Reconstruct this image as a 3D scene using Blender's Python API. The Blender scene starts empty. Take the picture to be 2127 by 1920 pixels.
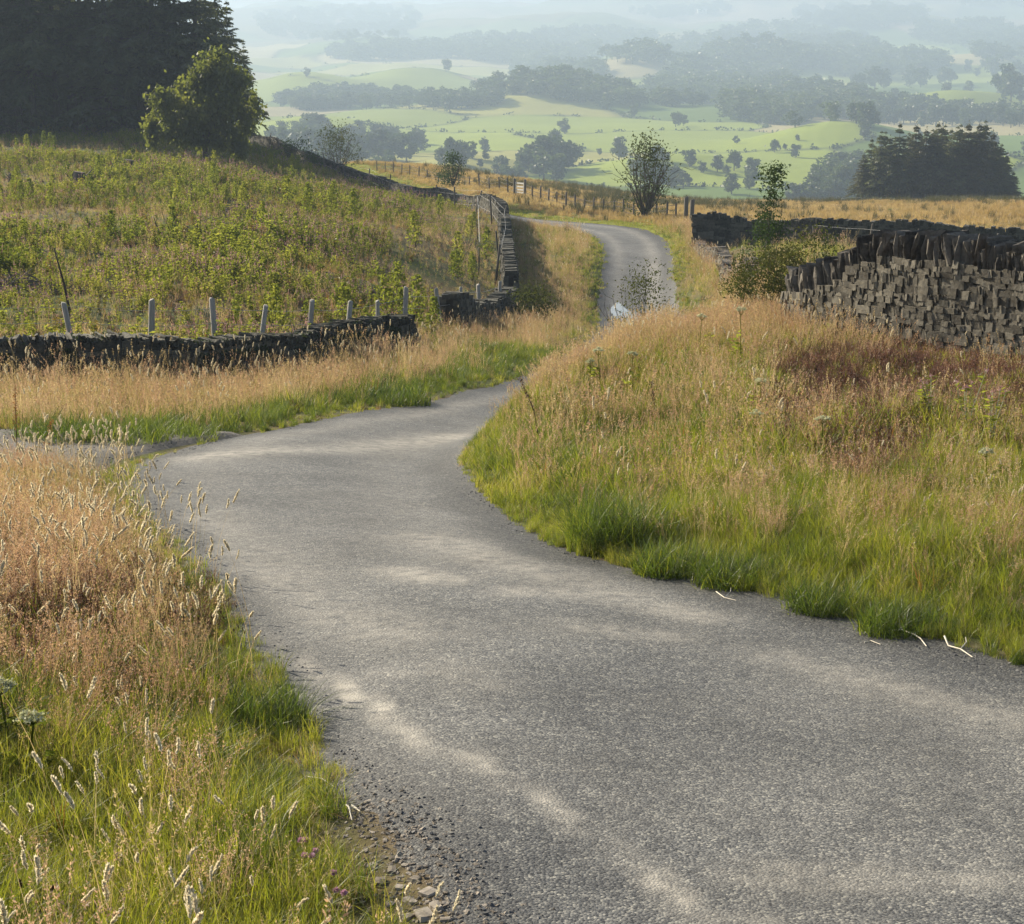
import bpy, math, random
import numpy as np
from mathutils import Vector

random.seed(7)
rng = np.random.default_rng(7)
scene = bpy.context.scene
COL = scene.collection
PI = math.pi

# ------------------------------------------------------------------ camera model
W, H, F = 1024.0, 924.0, 1786.0
PITCH = math.atan(382.0 / F)
CP, SP = math.cos(PITCH), math.sin(PITCH)


def ray(u, v):
    dx, dy = (u - W / 2) / F, (H / 2 - v) / F
    return np.array([dx, CP + dy * SP, -SP + dy * CP])


def pt(u, v, Y):
    d = ray(u, v)
    return d * (Y / d[1])


# ------------------------------------------------------------------ small helpers
def hash2(ix, iy, seed=0):
    h = (ix.astype(np.int64) * 374761393 + iy.astype(np.int64) * 668265263 + seed * 974711) & 0x7fffffff
    h = ((h ^ (h >> 13)) * 1274126177) & 0x7fffffff
    return ((h ^ (h >> 16)) & 0xffff) / 65535.0


def vnoise(x, y, seed=0):
    x = np.asarray(x, float); y = np.asarray(y, float)
    ix, iy = np.floor(x), np.floor(y)
    fx, fy = x - ix, y - iy
    fx = fx * fx * (3 - 2 * fx); fy = fy * fy * (3 - 2 * fy)
    a = hash2(ix, iy, seed); b = hash2(ix + 1, iy, seed)
    c = hash2(ix, iy + 1, seed); d = hash2(ix + 1, iy + 1, seed)
    return (a * (1 - fx) + b * fx) * (1 - fy) + (c * (1 - fx) + d * fx) * fy


def fbm(x, y, seed=0, oct=3):
    s, a, t = 0, 1.0, 0
    for k in range(oct):
        s = s + a * vnoise(x * 2 ** k, y * 2 ** k, seed + k); t += a; a *= 0.5
    return s / t


def smooth(e0, e1, x):
    t = np.clip((x - e0) / (e1 - e0), 0, 1)
    return t * t * (3 - 2 * t)


def catmull(P, n=12):
    P = np.asarray(P, float)
    out = []
    Q = np.vstack([2 * P[0] - P[1], P, 2 * P[-1] - P[-2]])
    for i in range(1, len(Q) - 2):
        p0, p1, p2, p3 = Q[i - 1], Q[i], Q[i + 1], Q[i + 2]
        for k in range(n):
            t = k / n
            out.append(0.5 * ((2 * p1) + (-p0 + p2) * t + (2 * p0 - 5 * p1 + 4 * p2 - p3) * t * t
                              + (-p0 + 3 * p1 - 3 * p2 + p3) * t ** 3))
    out.append(P[-1])
    return np.array(out)


def seg_dist(x, y, P):
    """distance of points to an open polyline P (n,2)"""
    x = np.asarray(x, float).ravel(); y = np.asarray(y, float).ravel()
    best = np.full(x.shape, 1e9)
    for (ax, ay), (bx, by) in zip(P[:-1], P[1:]):
        dx, dy = bx - ax, by - ay
        t = np.clip(((x - ax) * dx + (y - ay) * dy) / (dx * dx + dy * dy + 1e-12), 0, 1)
        np.minimum(best, np.hypot(x - ax - t * dx, y - ay - t * dy), out=best)
    return best


def in_poly(x, y, P):
    x = np.asarray(x, float); y = np.asarray(y, float)
    ins = np.zeros(x.shape, bool)
    n = len(P)
    for i in range(n):
        x0, y0 = P[i]; x1, y1 = P[(i + 1) % n]
        if y0 == y1:
            continue
        c = ((y0 > y) != (y1 > y)) & (x < (x1 - x0) * (y - y0) / (y1 - y0) + x0)
        ins ^= c
    return ins


class MB:
    """collects geometry for ONE mesh"""

    def __init__(s):
        s.v, s.f3, s.f4, s.m3, s.m4, s.n, s.r = [], [], [], [], [], 0, []

    def add(s, v, f3=None, f4=None, m=0, r=0.5):
        v = np.asarray(v, float).reshape(-1, 3)
        if f3 is not None and len(f3):
            f3 = np.asarray(f3, int).reshape(-1, 3); s.f3.append(f3 + s.n); s.m3.append(np.full(len(f3), m))
        if f4 is not None and len(f4):
            f4 = np.asarray(f4, int).reshape(-1, 4); s.f4.append(f4 + s.n); s.m4.append(np.full(len(f4), m))
        s.v.append(v)
        s.r.append(np.broadcast_to(np.asarray(r, float), (len(v),)))
        s.n += len(v)

    def mesh(s, name, mats, smooth_=False):
        me = bpy.data.meshes.new(name)
        V = np.vstack(s.v) if s.v else np.zeros((0, 3))
        f3 = np.vstack(s.f3) if s.f3 else np.zeros((0, 3), int)
        f4 = np.vstack(s.f4) if s.f4 else np.zeros((0, 4), int)
        me.vertices.add(len(V)); me.vertices.foreach_set('co', V.astype(np.float32).ravel())
        nl = f3.size + f4.size
        me.loops.add(nl)
        me.loops.foreach_set('vertex_index', np.concatenate([f3.ravel(), f4.ravel()]).astype(np.int32))
        me.polygons.add(len(f3) + len(f4))
        st = np.concatenate([np.arange(len(f3)) * 3, f3.size + np.arange(len(f4)) * 4]).astype(np.int32)
        me.polygons.foreach_set('loop_start', st)
        m = np.concatenate([np.concatenate(s.m3) if s.m3 else np.zeros(0), np.concatenate(s.m4) if s.m4 else np.zeros(0)])
        me.polygons.foreach_set('material_index', m.astype(np.int32))
        me.polygons.foreach_set('use_smooth', np.full(len(f3) + len(f4), bool(smooth_)))
        a = me.attributes.new('rnd', 'FLOAT', 'POINT')
        a.data.foreach_set('value', np.concatenate(s.r).astype(np.float32))
        for mt in (mats if isinstance(mats, (list, tuple)) else [mats]):
            me.materials.append(mt)
        me.update(calc_edges=True)
        return me


def link(name, data, parent=None, loc=(0, 0, 0)):
    o = bpy.data.objects.new(name, data)
    COL.objects.link(o)
    if parent is not None:
        o.parent = parent
    o.location = loc
    return o


def tag(o, label=None, cat=None, group=None, kind=None):
    if label: o['label'] = label
    if cat: o['category'] = cat
    if group: o['group'] = group
    if kind: o['kind'] = kind
    return o


def copy_tree(o, label=None, parent=None):
    c = o.copy(); COL.objects.link(c)
    if parent is not None: c.parent = parent
    if label: c['label'] = label
    for ch in list(o.children):
        copy_tree(ch, None, c)
    return c


def tube(mb, P, R, n=6, m=0, r=0.5, cap=True):
    P = np.asarray(P, float); R = np.broadcast_to(np.asarray(R, float), (len(P),))
    T = np.gradient(P, axis=0)
    T /= np.linalg.norm(T, axis=1)[:, None] + 1e-12
    ref = np.array([0.0, 0.0, 1.0]) if abs(T[0][2]) < 0.9 else np.array([1.0, 0.0, 0.0])
    vs = []
    ang = np.arange(n) * 2 * PI / n
    for p, t, rr in zip(P, T, R):
        a = np.cross(t, ref); a /= np.linalg.norm(a) + 1e-12
        b = np.cross(t, a)
        vs.append(p + rr * (np.cos(ang)[:, None] * a + np.sin(ang)[:, None] * b))
    V = np.vstack(vs)
    f4 = []
    k = len(P)
    for i in range(k - 1):
        for j in range(n):
            f4.append((i * n + j, i * n + (j + 1) % n, (i + 1) * n + (j + 1) % n, (i + 1) * n + j))
    f3 = []
    if cap:
        V = np.vstack([V, P[-1], P[0]])
        c = k * n
        for j in range(n):
            f3.append(((k - 1) * n + j, (k - 1) * n + (j + 1) % n, c))
            f3.append(((j + 1) % n, j, c + 1))
    mb.add(V, f3, f4, m, r)


def quads(mb, C, A, B, m=0, r=None):
    """leaf faces: centres C, half axes A (length) and B (width); pointed quads"""
    C = np.asarray(C); n = len(C)
    V = np.stack([C - A, C + B - 0.15 * A, C + A, C - B - 0.15 * A], 1).reshape(-1, 3)
    f = np.arange(n * 4).reshape(n, 4)
    rr = rng.random(n) if r is None else np.broadcast_to(r, (n,))
    mb.add(V, None, f, m, np.repeat(rr, 4))


def rdirs(n):
    v = rng.normal(size=(n, 3))
    return v / np.linalg.norm(v, axis=1)[:, None]


# ------------------------------------------------------------------ materials
def newmat(name):
    m = bpy.data.materials.new(name); m.use_nodes = True
    nt = m.node_tree; nt.nodes.clear()
    return m, nt, nt.nodes, nt.links


def ramp(N, stops):
    r = N.new('ShaderNodeValToRGB')
    els = r.color_ramp.elements
    while len(els) < len(stops): els.new(0.5)
    for e, (p, c) in zip(els, stops):
        e.position = p; e.color = (*c, 1)
    return r


def leafmat(name, cols, transl=0.4, nscale=0.7, tint=1.25, rough=0.45, gloss=0.04, wnoise=0.45, sat_t=None):
    """foliage: colour from per-instance random + per-leaf random + patch noise over the ground"""
    m, nt, N, L = newmat(name)
    out = N.new('ShaderNodeOutputMaterial')
    oi = N.new('ShaderNodeObjectInfo'); at = N.new('ShaderNodeAttribute'); at.attribute_name = 'rnd'
    geo = N.new('ShaderNodeNewGeometry')
    nz = N.new('ShaderNodeTexNoise'); nz.inputs['Scale'].default_value = nscale; nz.inputs['Detail'].default_value = 2
    L.new(geo.outputs['Position'], nz.inputs['Vector'])
    a1 = N.new('ShaderNodeMath'); a1.operation = 'MULTIPLY'; a1.inputs[1].default_value = 0.35
    L.new(oi.outputs['Random'], a1.inputs[0])
    a2 = N.new('ShaderNodeMath'); a2.operation = 'MULTIPLY_ADD'; a2.inputs[1].default_value = 0.3
    L.new(at.outputs['Fac'], a2.inputs[0]); L.new(a1.outputs[0], a2.inputs[2])
    mr = N.new('ShaderNodeMapRange'); mr.inputs['From Min'].default_value = 0.3; mr.inputs['From Max'].default_value = 0.7
    mr.inputs['To Min'].default_value = 0; mr.inputs['To Max'].default_value = wnoise
    L.new(nz.outputs['Fac'], mr.inputs['Value'])
    a3 = N.new('ShaderNodeMath'); a3.operation = 'ADD'
    L.new(a2.outputs[0], a3.inputs[0]); L.new(mr.outputs[0], a3.inputs[1])
    k = len(cols)
    rp = ramp(N, [(i / (k - 1) if k > 1 else 0, c) for i, c in enumerate(cols)])
    L.new(a3.outputs[0], rp.inputs['Fac'])
    df = N.new('ShaderNodeBsdfDiffuse'); L.new(rp.outputs['Color'], df.inputs['Color'])
    tr = N.new('ShaderNodeBsdfTranslucent')
    mx = N.new('ShaderNodeMix'); mx.data_type = 'RGBA'; mx.blend_type = 'MULTIPLY'; mx.inputs['Factor'].default_value = 1
    t = sat_t or (tint, tint, tint * 0.7)
    mx.inputs[7].default_value = (*t, 1)
    L.new(rp.outputs['Color'], mx.inputs[6]); L.new(mx.outputs[2], tr.inputs['Color'])
    s1 = N.new('ShaderNodeMixShader'); s1.inputs[0].default_value = transl
    L.new(df.outputs[0], s1.inputs[1]); L.new(tr.outputs[0], s1.inputs[2])
    gl = N.new('ShaderNodeBsdfGlossy'); gl.inputs['Roughness'].default_value = rough
    s2 = N.new('ShaderNodeMixShader'); s2.inputs[0].default_value = gloss
    L.new(s1.outputs[0], s2.inputs[1]); L.new(gl.outputs[0], s2.inputs[2])
    L.new(s2.outputs[0], out.inputs['Surface'])
    return m


def plainmat(name, cols, rough=0.85, nscale=6.0, bump=0.3, useattr=True, stretch=(1, 1, 1), spec=0.25, coord='Object'):
    m, nt, N, L = newmat(name)
    out = N.new('ShaderNodeOutputMaterial'); b = N.new('ShaderNodeBsdfPrincipled')
    tc = N.new('ShaderNodeTexCoord'); mp = N.new('ShaderNodeMapping'); mp.inputs['Scale'].default_value = stretch
    L.new(tc.outputs[coord], mp.inputs['Vector'])
    nz = N.new('ShaderNodeTexNoise'); nz.inputs['Scale'].default_value = nscale; nz.inputs['Detail'].default_value = 6
    nz.inputs['Roughness'].default_value = 0.65
    L.new(mp.outputs[0], nz.inputs['Vector'])
    val = nz.outputs['Fac']
    if useattr:
        at = N.new('ShaderNodeAttribute'); at.attribute_name = 'rnd'
        mm = N.new('ShaderNodeMath'); mm.operation = 'MULTIPLY_ADD'; mm.inputs[1].default_value = 0.7
        L.new(at.outputs['Fac'], mm.inputs[0])
        m2 = N.new('ShaderNodeMath'); m2.operation = 'MULTIPLY_ADD'; m2.inputs[1].default_value = 1.3; m2.inputs[2].default_value = -0.48
        L.new(nz.outputs['Fac'], m2.inputs[0]); L.new(m2.outputs[0], mm.inputs[2])
        val = mm.outputs[0]
    k = len(cols)
    rp = ramp(N, [(0.1 + 0.8 * i / (k - 1), c) for i, c in enumerate(cols)])
    L.new(val, rp.inputs['Fac']); L.new(rp.outputs['Color'], b.inputs['Base Color'])
    b.inputs['Roughness'].default_value = rough
    b.inputs['Specular IOR Level'].default_value = spec
    if bump:
        bp = N.new('ShaderNodeBump'); bp.inputs['Strength'].default_value = bump; bp.inputs['Distance'].default_value = 0.02
        L.new(nz.outputs['Fac'], bp.inputs['Height']); L.new(bp.outputs[0], b.inputs['Normal'])
    L.new(b.outputs[0], out.inputs['Surface'])
    return m


M = {}
M['green'] = leafmat('grass_green', [(.055, .08, .01), (.135, .175, .017), (.24, .26, .028), (.36, .32, .065)], .6, .5)
M['lush'] = leafmat('grass_lush', [(.035, .06, .01), (.08, .12, .016), (.15, .19, .027)], .6, .6)
M['tan'] = leafmat('grass_tan', [(.2, .145, .065), (.34, .26, .125), (.48, .385, .215), (.6, .51, .33)], .55, .6, 1.1, sat_t=(1.12, 1.05, .85))
M['pink'] = leafmat('grass_pink_panicle', [(.27, .17, .105), (.42, .285, .185), (.56, .42, .3)], .55, .6, 1.1, sat_t=(1.15, 1.04, .88))
M['cream'] = leafmat('seed_head_cream', [(.62, .55, .42), (.76, .7, .56), (.86, .82, .7)], .5, .6, 1.0, sat_t=(1.1, 1.05, .9))
M['heather'] = leafmat('heather_sprig', [(.06, .032, .018), (.14, .065, .042), (.23, .115, .085), (.3, .16, .14)], .3, .9)
M['twig'] = plainmat('bark_twig', [(.03, .022, .016), (.09, .065, .045)], nscale=20)
M['bark'] = plainmat('bark', [(.04, .033, .027), (.09, .075, .06), (.16, .14, .118)], nscale=5, stretch=(3, 3, .6), bump=.8)
M['greybark'] = plainmat('bark_grey', [(.08, .075, .065), (.17, .16, .14), (.24, .23, .2)], nscale=5, stretch=(3, 3, .6), bump=.8)
M['weed'] = leafmat('weed_leaf', [(.045, .065, .014), (.125, .155, .026), (.22, .24, .042), (.32, .3, .07)], .62, .15, gloss=.008)
M['weedyel'] = leafmat('weed_yellow', [(.14, .14, .025), (.2, .16, .03), (.24, .15, .035)], .45, .3)
M['rust'] = leafmat('bracken_rust', [(.17, .075, .022), (.26, .12, .035), (.32, .17, .06)], .4, .5)
M['magenta'] = leafmat('flower_pink', [(.3, .15, .2), (.4, .22, .28), (.48, .3, .36)], .4, .5)
M['clover'] = leafmat('clover_flower', [(.32, .14, .3), (.45, .24, .42), (.6, .4, .55)], .4, 5)
M['yellowfl'] = leafmat('flower_yellow', [(.6, .42, .03), (.75, .55, .05)], .3, .5)
M['umbel'] = leafmat('umbel_white', [(.3, .31, .22), (.45, .46, .34), (.58, .58, .45)], .4, 4)
M['seedbrown'] = leafmat('seed_brown', [(.04, .022, .014), (.09, .05, .03), (.14, .08, .05)], .2, 3)
M['needle'] = leafmat('spruce_needle', [(.045, .058, .026), (.09, .107, .046), (.145, .155, .065)], .55, .15)
M['needle2'] = leafmat('spruce_needle_brown', [(.04, .046, .022), (.07, .075, .035), (.11, .1, .048)], .5, .15)
M['oak'] = leafmat('broad_leaf', [(.05, .068, .014), (.13, .15, .03), (.25, .25, .05)], .65, .4)
M['thorn'] = leafmat('thorn_leaf', [(.03, .042, .012), (.06, .075, .02), (.1, .1, .03)], .35, .6, gloss=.008)
M['rowan'] = leafmat('rowan_leaf', [(.025, .045, .014), (.045, .075, .022), (.075, .11, .032)], .35, 1.2, gloss=.008)
M['rush'] = leafmat('rush_blade', [(.045, .05, .016), (.085, .085, .03), (.13, .115, .05)], .3, .15)
M['moor'] = leafmat('moor_grass', [(.18, .17, .045), (.29, .215, .085), (.4, .275, .13), (.47, .36, .2)], .5, .05, wnoise=.7)
M['far'] = leafmat('far_crown', [(.025, .042, .014), (.05, .075, .022), (.085, .115, .032)], .4, .02)
M['moss'] = leafmat('moss', [(.03, .045, .014), (.06, .08, .024)], .2, 2)
M['wood'] = plainmat('weathered_wood', [(.2, .185, .165), (.33, .31, .275), (.46, .43, .38)], nscale=9, stretch=(4, 4, .5), bump=.5)
M['wooddark'] = plainmat('weathered_wood_dark', [(.07, .06, .05), (.13, .115, .095), (.2, .18, .15)], nscale=9, stretch=(4, 4, .5), bump=.5)
M['wire'] = plainmat('galvanised_wire', [(.3, .3, .3), (.45, .45, .44)], rough=.45, nscale=3, bump=0, spec=.6)
M['white'] = plainmat('white_paint', [(.6, .59, .55), (.78, .77, .73), (.82, .81, .78)], rough=.6, nscale=3, bump=.1)
M['slate'] = plainmat('slate_roof', [(.1, .1, .11), (.18, .18, .19)], rough=.6, nscale=3, bump=.1)
M['stick'] = plainmat('bleached_stem', [(.5, .44, .34), (.68, .62, .5), (.8, .75, .65)], nscale=15)
M['stone'] = plainmat('gritstone', [(.05, .044, .034), (.085, .076, .059), (.125, .113, .088), (.19, .172, .135)], nscale=14, bump=.8)
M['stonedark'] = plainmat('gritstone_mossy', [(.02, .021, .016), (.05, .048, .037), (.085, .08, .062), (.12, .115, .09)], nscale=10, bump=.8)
M['coping'] = plainmat('gritstone_coping', [(.035, .031, .026), (.075, .066, .054), (.13, .115, .095), (.19, .17, .14)], nscale=14, bump=.8)
M['core'] = plainmat('wall_hearting', [(.03, .026, .02), (.065, .057, .045)], nscale=14, bump=.8)
M['chip'] = plainmat('stone_chip', [(.06, .06, .062), (.13, .13, .13), (.23, .225, .215)], nscale=30, bump=.2)
M['pebble'] = plainmat('verge_stone', [(.12, .1, .08), (.22, .19, .15), (.34, .3, .25)], nscale=20, bump=.3)
M['brash'] = plainmat('dead_brash', [(.06, .05, .042), (.13, .11, .095), (.2, .175, .155)], nscale=12)

# ------------------------------------------------------------------ ROAD EDGES (x, y)
LEFT = [(1.6, 1.2), (.7, 3.2), (-.24, 6.13), (-.8, 7.66), (-1.12, 8.9), (-2.02, 12.07), (-2.73, 14.2), (-3.5, 16.6),
        (-3.9, 18.5), (-4.05, 20.0), (-3.8, 22.0), (-3.05, 23.9), (-2.31, 26.5), (-.75, 30.9), (.3, 35), (1.6, 44),
        (2.6, 55), (3.3, 66), (3.75, 75), (4.3, 83), (4.7, 92), (4.4, 100), (3.2, 106), (.8, 111.5), (-2.5, 118),
        (-6.5, 131), (-11, 152), (-15.7, 178), (-21, 203), (-32, 233)]
RIGHT = [(9.5, 1.2), (6.9, 3.2), (4.2, 7.3), (2.77, 9.65), (2.1, 10.8), (1.35, 12.1), (.36, 13.6), (-.1, 15.6),
         (-.4, 17.6), (-.62, 19.7), (-.5, 21.8), (-.15, 23.8), (.6, 26.5), (1.75, 30.0), (2.9, 35), (4.5, 44),
         (5.6, 55), (6.3, 66), (6.8, 75), (7.4, 83), (8.0, 92), (8.0, 100.5), (7, 108.5), (4, 115.5), (0, 123),
         (-3.8, 133.5), (-8, 154), (-12.6, 180), (-18, 206), (-28, 238)]
RZ_Y = [0, 31, 44, 55, 66, 75, 83, 92, 101, 109, 116, 123, 133, 154, 180, 206, 240]
RZ_Z = [-2.27, -5.37, -6.65, -7.75, -8.85, -9.25, -8.75, -8.42, -8.5, -8.7, -8.95, -9.15, -9.4, -9.6, -9.9, -10.4, -12]
EL, ER = catmull(LEFT), catmull(RIGHT)
ROADPOLY = np.vstack([EL, ER[::-1]])

# ------------------------------------------------------------------ TERRAIN control points
CTRL = []
for (x, y) in LEFT + RIGHT:
    CTRL.append((x, y, float(np.interp(y, RZ_Y, RZ_Z))))
for x in (-1.5, 0, 1.5):
    CTRL.append((x, 1.6, -2.43))
CTRL += [(-2.6, 8, -2.98), (-4, 12, -3.32), (-5.2, 16, -3.78), (-8, 14, -3.3), (-12, 22, -4.2), (-3, 5, -2.7), (5, 5, -2.75), (8, 12, -3.3)]
UVY = """1000 430 17.5|800 430 18|600 432 20.5|800 340 25|1000 560 12|800 560 12.6|640 345 28|560 378 23.5|510 405 22.3|600 359 26
1000 350 24|900 350 23.5|1150 350 24|1180 450 17|720 334 30|800 322 28|770 285 34|690 294 72|700 270 76|746 278 50|722 259 70|694 249 86
755 258 85|843 264 82|1000 271 79|1180 278 77|694 226 105|900 290 40|1000 300 35|1180 300 35
760 212 150|850 214 150|1000 226 110|1180 228 110|850 204.5 240|1000 208 240|1180 210 240|700 207 180|640 199 210|560 186 240|480 176 250|430 168 245
560 300 73|560 260 85|540 230 100|575 330 60|520 345 48|485 372 37|518 195 140|600 212 132|683 224 112|620 205 170
0 440 22.2|200 437 23.3|-150 440 22|0 388 32|200 386 33.5|-150 388 32|300 376 36|405 356 42|455 335 50|505 322 60|512 307 67|508 277 78|505 246 92|500 221 106
480 204 118|440 196 132|380 188 150|320 170 165|262 147 180|360 163 215|330 162 203|300 162 203
0 332 38|200 335 38|-150 332 38|400 315 52|0 250 58|200 250 60|400 250 70|-150 250 58|0 190 92|200 192 98|400 205 112|-150 190 92|0 140 150|150 139 152|230 146 166|-150 138 150
0 132 230|200 143 230|-200 130 230|0 150 400|150 160 400|300 195 400|450 208 400|600 225 420|750 230 430|900 236 430|1024 240 430|1200 240 430|-200 150 400"""
for line in UVY.replace('\n', '|').split('|'):
    u, v, Y = map(float, line.split())
    CTRL.append(tuple(pt(u, v, Y)))
SKY_U = [-300, -100, 100, 215, 260, 300, 365, 400, 450, 490, 560, 640, 700, 900, 1024, 1300]
SKY_V = [22, 20, 20, 17, 9, 4, 1, 6, 7, 3, 4, 1, -8, -14, -14, -14]
for u in (-250, -60, 130, 290, 430, 560, 690, 820, 940, 1060, 1250):
    for v, Y in ((222, 600), (192, 700), (152, 950), (122, 1300), (96, 1900), (72, 2700), (46, 3600), (24, 4700)):
        CTRL.append(tuple(pt(u, v, Y)))
    CTRL.append(tuple(pt(u, np.interp(u, SKY_U, SKY_V), 6000)))
    CTRL.append(tuple(pt(u, 60, 9000)))
CTRL = np.array(CTRL)
KA = 4.0


def dom(x, y):
    return np.stack([KA * x / y, np.log(y)], -1)


def tps(r2):
    return 0.5 * r2 * np.log(r2 + 1e-12)


D = dom(CTRL[:, 0], CTRL[:, 1])
Tv = CTRL[:, 2] / CTRL[:, 1]
K = tps(((D[:, None] - D[None]) ** 2).sum(-1)) + np.eye(len(D)) * 2e-3
Pm = np.hstack([np.ones((len(D), 1)), D])
A = np.block([[K, Pm], [Pm.T, np.zeros((3, 3))]])
sol = np.linalg.solve(A, np.concatenate([Tv, np.zeros(3)]))
wgt, poly = sol[:-3], sol[-3:]

ga = np.concatenate([np.linspace(-.9, -.37, 36), np.linspace(-.36, .36, 320), np.linspace(.37, .9, 36)])
gl = np.concatenate([np.arange(math.log(1.3), math.log(300), .0125), np.arange(math.log(300), math.log(9000), .0065)])
GA, GL = np.meshgrid(ga, gl)
Q = np.stack([KA * np.clip(GA.ravel(), -.42, .42), GL.ravel()], -1)
Tg = poly[0] + Q @ poly[1:]
for i in range(0, len(Q), 20000):
    q = Q[i:i + 20000]
    Tg[i:i + 20000] += tps(((q[:, None] - D[None]) ** 2).sum(-1)) @ wgt
GY = np.exp(GL); GX = GA * GY
Z0 = Tg.reshape(GL.shape) * GY
GU = GA * F + 512
# rounded hillocks (drumlins) on the far valley side
for (u0, Y0, su, sl, dv) in ((540, 1500, 95, .10, 15), (630, 2300, 60, .07, 13), (840, 1000, 90, .07, 12), (320, 1150, 70, .07, 10),
                             (940, 1500, 70, .08, 12), (420, 2100, 80, .07, 10), (760, 2600, 70, .07, 12), (960, 2700, 80, .06, 12),
                             (680, 820, 80, .05, 8), (470, 820, 60, .05, 8), (1000, 820, 70, .05, 8), (300, 1900, 60, .07, 10),
                             (860, 4200, 120, .09, 12), (560, 4300, 110, .08, 8), (380, 3300, 70, .08, 9)):
    Z0 += (1.9 * dv / F) * GY * np.exp(-((GU - u0) / su) ** 2 - ((GL - math.log(Y0)) / sl) ** 2)
Z0 += smooth(500, 900, GY) * GY * .0085 * (fbm(GX / 170, GY / 240, 5) - .5) * 1.3
Zs = Z0.copy()                                        # smooth surface the road lies on
ndist = np.full(GX.size, 50.0)
near = (GY.ravel() < 260)
ndist[near] = seg_dist(GX.ravel()[near], GY.ravel()[near], np.vstack([EL[::3]]))
ndist[near] = np.minimum(ndist[near], seg_dist(GX.ravel()[near], GY.ravel()[near], np.vstack([ER[::3]])))
ndist = ndist.reshape(GX.shape)
inroad = in_poly(GX, GY, ROADPOLY)
k = smooth(.1, 1.2, ndist) * ~inroad
LODB = smooth(20, 60, GY)
Z0 = Z0 + k * (np.maximum(fbm(GX * 1.1, GY * 1.1, 1) - .45, -.3 * smooth(.8, 2.5, ndist)) * .22 + LODB * (fbm(GX / 5, GY / 5, 2) - .5) * .7 * smooth(1, 5, ndist))
Z0 += k * .04 + .012 * ~inroad * (ndist < .5)
Z0 -= np.where(inroad, np.where(GY < 45, .03, .16), 0)


def interp2(G, x, y):
    x = np.asarray(x, float); y = np.maximum(np.asarray(y, float), 1.31)
    a = np.clip(x / y, ga[0], ga[-1] - 1e-9); l = np.clip(np.log(y), gl[0], gl[-1] - 1e-9)
    i = np.clip(np.searchsorted(ga, a) - 1, 0, len(ga) - 2); j = np.clip(np.searchsorted(gl, l) - 1, 0, len(gl) - 2)
    fa = (a - ga[i]) / (ga[i + 1] - ga[i]); fl = (l - gl[j]) / (gl[j + 1] - gl[j])
    return (G[j, i] * (1 - fa) + G[j, i + 1] * fa) * (1 - fl) + (G[j + 1, i] * (1 - fa) + G[j + 1, i + 1] * fa) * fl


def gz(x, y): return interp2(Z0, x, y)
def rz(x, y): return interp2(Zs, x, y)


YM = np.exp(np.linspace(math.log(1.5), math.log(8500), 1600))


def hit(u, v, ymin=3.0):
    """where the line of sight through (u, v) meets the ground, beyond ymin"""
    d = ray(u, v)
    Y = YM[YM > ymin]
    s = d[2] / d[1] * Y - gz(d[0] / d[1] * Y, Y)
    idx = np.where(s < 0)[0]
    if len(idx) == 0:
        return None
    i = idx[0]
    if i == 0:
        y = Y[0]
    else:
        t = s[i - 1] / (s[i - 1] - s[i] + 1e-12); y = Y[i - 1] + t * (Y[i] - Y[i - 1])
    x = d[0] / d[1] * y
    return np.array([x, y, float(gz(x, y))])


def at(u, Y):
    """ground point in the direction u at distance Y"""
    x = (u - 512) / F * Y * 1.01
    return np.array([x, Y, float(gz(x, Y))])


# ------------------------------------------------------------------ wall lines in plan
def plan(s):
    out = []
    for q in s.split('|'):
        u, v, Y = map(float, q.split()); p = pt(u, v, Y); out.append((p[0], p[1]))
    return catmull(out, 6)


WALL_L1 = plan('-340 388 32|-160 388 32|0 388 32|100 386 32.5|205 384 34|300 375 36.5|405 356 42')
WALL_L2 = plan('450 337 49.5|478 327 54|500 318 60|510 306 65')
WALL_L3 = plan('511 300 67|510 285 72|508 270 78|505 240 92|500 217 106|480 204 118|440 196 132|380 188 150|320 170 165|262 147 180|200 143 200')
WALL_R1 = plan('1420 352 17.5|1200 350 19.5|1024 350 21.8|940 350 23|860 335 24.5|815 318 25.6|798 312 26.2')
WALL_R2 = plan('760 286 43|748 278 50|722 256 70|700 247 85')
WALL_R3 = plan('694 246 86|755 250 85|843 256 82|1000 264 79|1200 272 77|1420 280 75')
FIELD = np.vstack([WALL_L1, WALL_L2, WALL_L3, [(-200, 200), (-200, 32)]])
ENCL = np.vstack([WALL_R1, WALL_R2, WALL_R3])

# ------------------------------------------------------------------ GROUND and HILLS sheets with zone colour
fld = in_poly(GX, GY, FIELD)
n1 = fbm(GX / 2.3, GY / 2.3, 11); n2 = fbm(GX / 11, GY / 11, 12); n3 = fbm(GX * 2, GY * 2, 13)


def mixc(c, d, t): return c * (1 - t[..., None]) + np.array(d) * t[..., None]


gc = np.zeros(GX.shape + (3,)) + np.array((.075, .085, .028))
gc = mixc(gc, (.15, .11, .055), smooth(.4, .65, n1) * .8)
gc = mixc(gc, (.05, .065, .02), smooth(.55, .75, n3) * .6)
fcol = np.zeros(GX.shape + (3,)) + np.array((.07, .085, .025))
fcol = mixc(fcol, (.24, .17, .085), smooth(.5, .68, n2) * .9)
fcol = mixc(fcol, (.05, .055, .03), smooth(.6, .75, n1) * .7)
gc = np.where(fld[..., None], fcol, gc)
mo = np.zeros(GX.shape + (3,)) + np.array((.2, .145, .06))
mo = mixc(mo, (.13, .15, .035), smooth(.45, .6, fbm(GX / 14, GY / 9, 17)) * .8)
mo = mixc(mo, (.07, .065, .03), smooth(.58, .7, fbm(GX / 6, GY / 4, 19)) * .7)
moz = smooth(95, 125, GY) * (~fld)
gc = gc * (1 - moz[..., None]) + mo * moz[..., None]
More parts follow.
